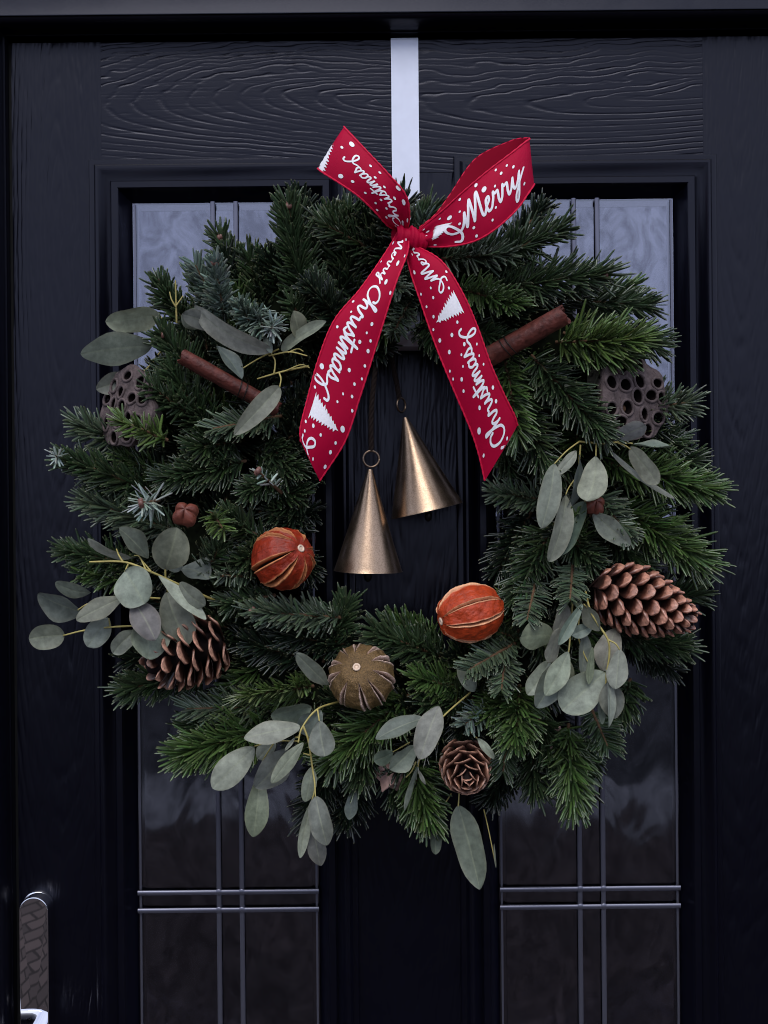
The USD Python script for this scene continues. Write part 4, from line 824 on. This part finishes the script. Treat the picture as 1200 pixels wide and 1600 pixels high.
CH = unary_union([
    stroke([(1.30, 1.45), (1.25, 1.85), (.85, 2.05), (.35, 1.75), (.02, 1.0), (.12, .3), (.5, .02), (1.0, .25), (1.42, 1.0), (1.72, 1.8), (1.85, 2.25), (1.70, 2.3), (1.58, 1.6), (1.5, .05)]),
    stroke([(1.52, .35), (1.75, .9), (2.02, 1.05), (2.12, .7), (2.12, .2), (2.3, .02), (2.55, .4), (2.72, 1.0), (2.82, 1.18), (2.95, .95), (3.2, .98), (3.22, .5), (3.3, .08), (3.5, .1), (3.75, .6), (3.86, 1.02)]),
    stroke([(3.86, 1.02), (3.84, .3), (4.0, .02), (4.3, .5), (4.55, 1.2), (4.62, .95), (4.8, .45), (4.65, .02), (4.35, .12)]),
    stroke([(4.62, .05), (5.0, .5), (5.28, 1.95)]), stroke([(5.30, 1.98), (5.2, .5), (5.35, .02), (5.6, .4), (5.8, 1.05)]), stroke([(4.85, 1.42), (5.85, 1.52)]),
    stroke([(5.8, 1.05), (5.84, .05)]), stroke([(5.84, .1), (6.0, .8), (6.2, 1.08), (6.32, .8), (6.32, .05)]), stroke([(6.32, .1), (6.5, .8), (6.7, 1.08), (6.82, .8), (6.82, .2), (7.0, .02), (7.25, .4)]),
    stroke([(7.85, .95), (7.55, 1.08), (7.25, .7), (7.3, .1), (7.6, .1), (7.85, .6), (7.92, 1.05)]), stroke([(7.92, 1.05), (7.86, .3), (8.05, .02), (8.35, .5), (8.58, 1.18), (8.66, .9), (8.8, .4), (8.62, .02), (8.35, .15)]),
    stroke([(8.62, .02), (9.05, .05), (9.5, .2), (9.85, -.2), (9.95, -.9), (9.7, -1.25), (9.45, -1.0), (9.55, -.35), (9.9, .3), (10.35, .75), (10.7, .7), (10.75, .35)])])
ME = unary_union([
    stroke([(-.75, -1.15), (-.35, -1.2), (-.15, -.85), (-.2, -.35), (-.6, .25), (-1.05, .75), (-1.4, .65), (-1.35, .15), (-.9, -.25), (-.2, -.2), (.15, .3), (.32, 1.0), (.38, 1.25)]),
    stroke([(.38, 1.25), (.38, .2), (.4, -.1), (.62, .7), (.92, 1.9), (1.02, 2.0), (1.05, 1.1), (1.08, .05)]), stroke([(1.08, .05), (1.35, 1.0), (1.62, 2.1), (1.76, 2.1), (1.78, 1.1), (1.85, .2), (2.05, .02), (2.3, .5)]),
    stroke([(2.3, .5), (2.62, .85), (2.6, 1.15), (2.38, 1.05), (2.3, .5), (2.45, .05), (2.75, .15), (3.0, .7), (3.1, 1.2)]), stroke([(3.1, 1.2), (3.22, 1.0), (3.5, 1.05), (3.5, .4), (3.62, .05), (3.85, .4), (4.02, 1.2)]),
    stroke([(4.02, 1.2), (4.14, 1.0), (4.42, 1.05), (4.42, .4), (4.54, .05), (4.8, .4), (5.0, 1.05)]), stroke([(5.0, 1.05), (5.0, .35), (5.2, .1), (5.5, .5), (5.72, 1.1)]), stroke([(5.72, 1.1), (5.62, .1), (5.45, -.85), (5.2, -1.0), (5.18, -.55), (5.55, .1), (6.2, 1.0)])])
def xmas_tree(seed):
    r_ = np.random.default_rng(seed); L, R_ = [], []
    for y in np.linspace(.0, 3.0, 11)[:-1]:
        w = 0.98 * (1 - y / 3.1)
        for side, w_ in ((-1, L), (1, R_)): w_ += [(side * (w + r_.uniform(.10, .26)), y - .03 + r_.uniform(-.04, .04)), (side * (w * .80 - .02), y + .15 + r_.uniform(-.03, .03))]
    return Polygon(L + [(0, 3.15)] + R_[::-1]).buffer(0)
def dots(seed, ulen, avoid, wid=95.0, unit_px=20.0, n=60):
    r_ = np.random.default_rng(seed); out = []
    for _ in range(900):
        x, y = r_.uniform(6, ulen - 6) / unit_px, r_.uniform(.07, .93) * wid / unit_px
        rad = r_.choice([.10, .12, .12, .15, .22]); p = Point(x, y).buffer(rad, 8)
        if any(p.distance(o) < .42 for o in out) or p.distance(avoid) < .14: continue
        out.append(p)
        if len(out) >= n: break
    return unary_union(out)
def place(poly, u0, v0, du, dv, upx, width=95.0, unit_px=20.0):
    """A print's outline in the (u, v x width) plane, in units of unit_px, to keep dots clear of it."""
    return affinity.translate(affinity.scale(poly, du * upx / unit_px, dv * upx / unit_px, origin=(0, 0)), u0 / unit_px, v0 * width / unit_px)
def decorate(rb, prints, seed, n, ulen=None):
    av = []
    for (nm, poly, u0, v0, du, dv, upx) in prints:
        rb.print_shape(nm, poly, u0, v0, du, dv, upx); av.append(place(poly, u0, v0, du, dv, upx))
    rb.print_shape('printed_dots', dots(seed, ulen or rb.u[-1], unary_union(av), n=n), 0, 0, 1, 1, 20.0, kind='stuff')
# tails
lt = Ribbon('tail', [(622, 362, -.160), (602, 395, -.166), (562, 452, -.172), (522, 500, -.172), (497, 560, -.170), (479, 625, -.168), (469, 668, -.166), (470, 690, -.163)],
            [(639, 362, -.164), (637, 395, -.176), (620, 440, -.184), (601, 500, -.184), (582, 562, -.178), (563, 622, -.170), (540, 690, -.160), (500, 752, -.152)], sag=.005)
decorate(lt, [('lettering', ME, 4, .34, 1, 1, 14.0), ('lettering', CH, 98, .27, 1, 1, 18.3), ('printed_tree', xmas_tree(1), 318, .15, 1, 1, 19.5), ('lettering', ME, 384, .34, 1, 1, 18.0)], 31, 34)
rt = Ribbon('tail', [(633, 388, -.160), (641, 425, -.168), (656, 470, -.172), (680, 540, -.170), (706, 604, -.168), (735, 672, -.162), (748, 712, -.156), (757, 752, -.150)],
            [(650, 384, -.166), (690, 408, -.182), (722, 455, -.188), (746, 508, -.186), (768, 570, -.180), (788, 616, -.172), (804, 648, -.166), (809, 664, -.162)], sag=.005)
decorate(rt, [('lettering', CH, 338, .70, -1, -1, 17.0), ('printed_tree', xmas_tree(2), 118, .82, -1, -1, 19.0) , ('lettering', ME, 68, .64, -1, -1, 14.0), ('lettering', ME, 452, .70, -1, -1, 17.0)], 33, 30)
# loops: front face, fold, back face
class Loop(Ribbon):
    loop = True
    def normal(self, u, v):
        e = .6; du = self.at(u + e, v) - self.at(u - e, v); dv = self.at(u, np.minimum(v + .01, 1)) - self.at(u, np.maximum(v - .01, 0))
        return unit(np.cross(du, dv)) * self.sgn
class LeftLoop(Loop): sgn = 1.0
class RightLoop(Loop): sgn = -1.0
ll = LeftLoop('loop', [(636, 362, -.162), (640, 335, -.178), (634, 304, -.190), (610, 274, -.194), (574, 236, -.190), (546, 207, -.180), (538, 198, -.170), (546, 206, -.158), (580, 244, -.148), (616, 290, -.142), (632, 330, -.145), (636, 356, -.152)],
              [(621, 358, -.160), (606, 352, -.168), (588, 334, -.178), (560, 308, -.184), (530, 287, -.182), (505, 271, -.174), (496, 264, -.166), (505, 269, -.154), (540, 288, -.146), (580, 318, -.140), (606, 342, -.144), (622, 356, -.150)], sag=.004, ripple=.0020)
rl = RightLoop('loop', [(650, 364, -.162), (690, 330, -.186), (722, 300, -.200), (760, 268, -.206), (800, 238, -.204), (820, 222, -.196), (827, 217, -.184), (818, 216, -.168), (795, 221, -.154), (742, 248, -.142), (702, 305, -.142), (680, 335, -.146), (655, 356, -.152)],
               [(654, 384, -.162), (700, 386, -.184), (740, 379, -.198), (772, 361, -.206), (806, 330, -.206), (826, 302, -.200), (835, 288, -.186), (826, 296, -.170), (800, 318, -.156), (745, 350, -.146), (705, 365, -.146), (680, 372, -.148), (655, 374, -.152)], sag=.004, ripple=.0020)
fl = 178
decorate(ll, [('lettering', CH, 4, .42, 1, 1, 13.2), ('printed_tree', xmas_tree(3), 176, .98, 1, -1, 19.0)], 35, 20, 165)
decorate(rl, [('lettering', ME, 74, .66, 1, -1, 20.0), ('printed_tree', affinity.rotate(xmas_tree(4), 150, origin=(0, 1.5)), 34, .78, 1, -1, 14.0)], 37, 22, 205)
# knot: the band that gathers loops and tails
def knot():
    n, m = 40, 26; a = np.linspace(0, 2 * np.pi, n, endpoint=False); s = np.linspace(-1, 1, m); c = P(640, 372, -.165); out = []
    for j, t in enumerate(s):
        w = .0102 * (1 - .25 * t * t) * (1 + .10 * math.sin(t * 5)) ; th = .0085
        fold = 1 + .13 * np.sin(t * 8 + 1.2 * np.sin(a)) + .07 * np.sin(t * 19 + a)
        x = c[0] + t * .0145 + .003 * np.sin(a); z = c[2] - t * .004 + w * np.cos(a) * fold; y = c[1] - th * np.sin(a) * fold * (1 - .25 * t * t)
        out.append(np.stack([x, y, z], 1))
    return np.array(out).reshape(-1, 3), grid_faces(m, n, True)
put('knot', knot(), 'ribbon', bow, True)
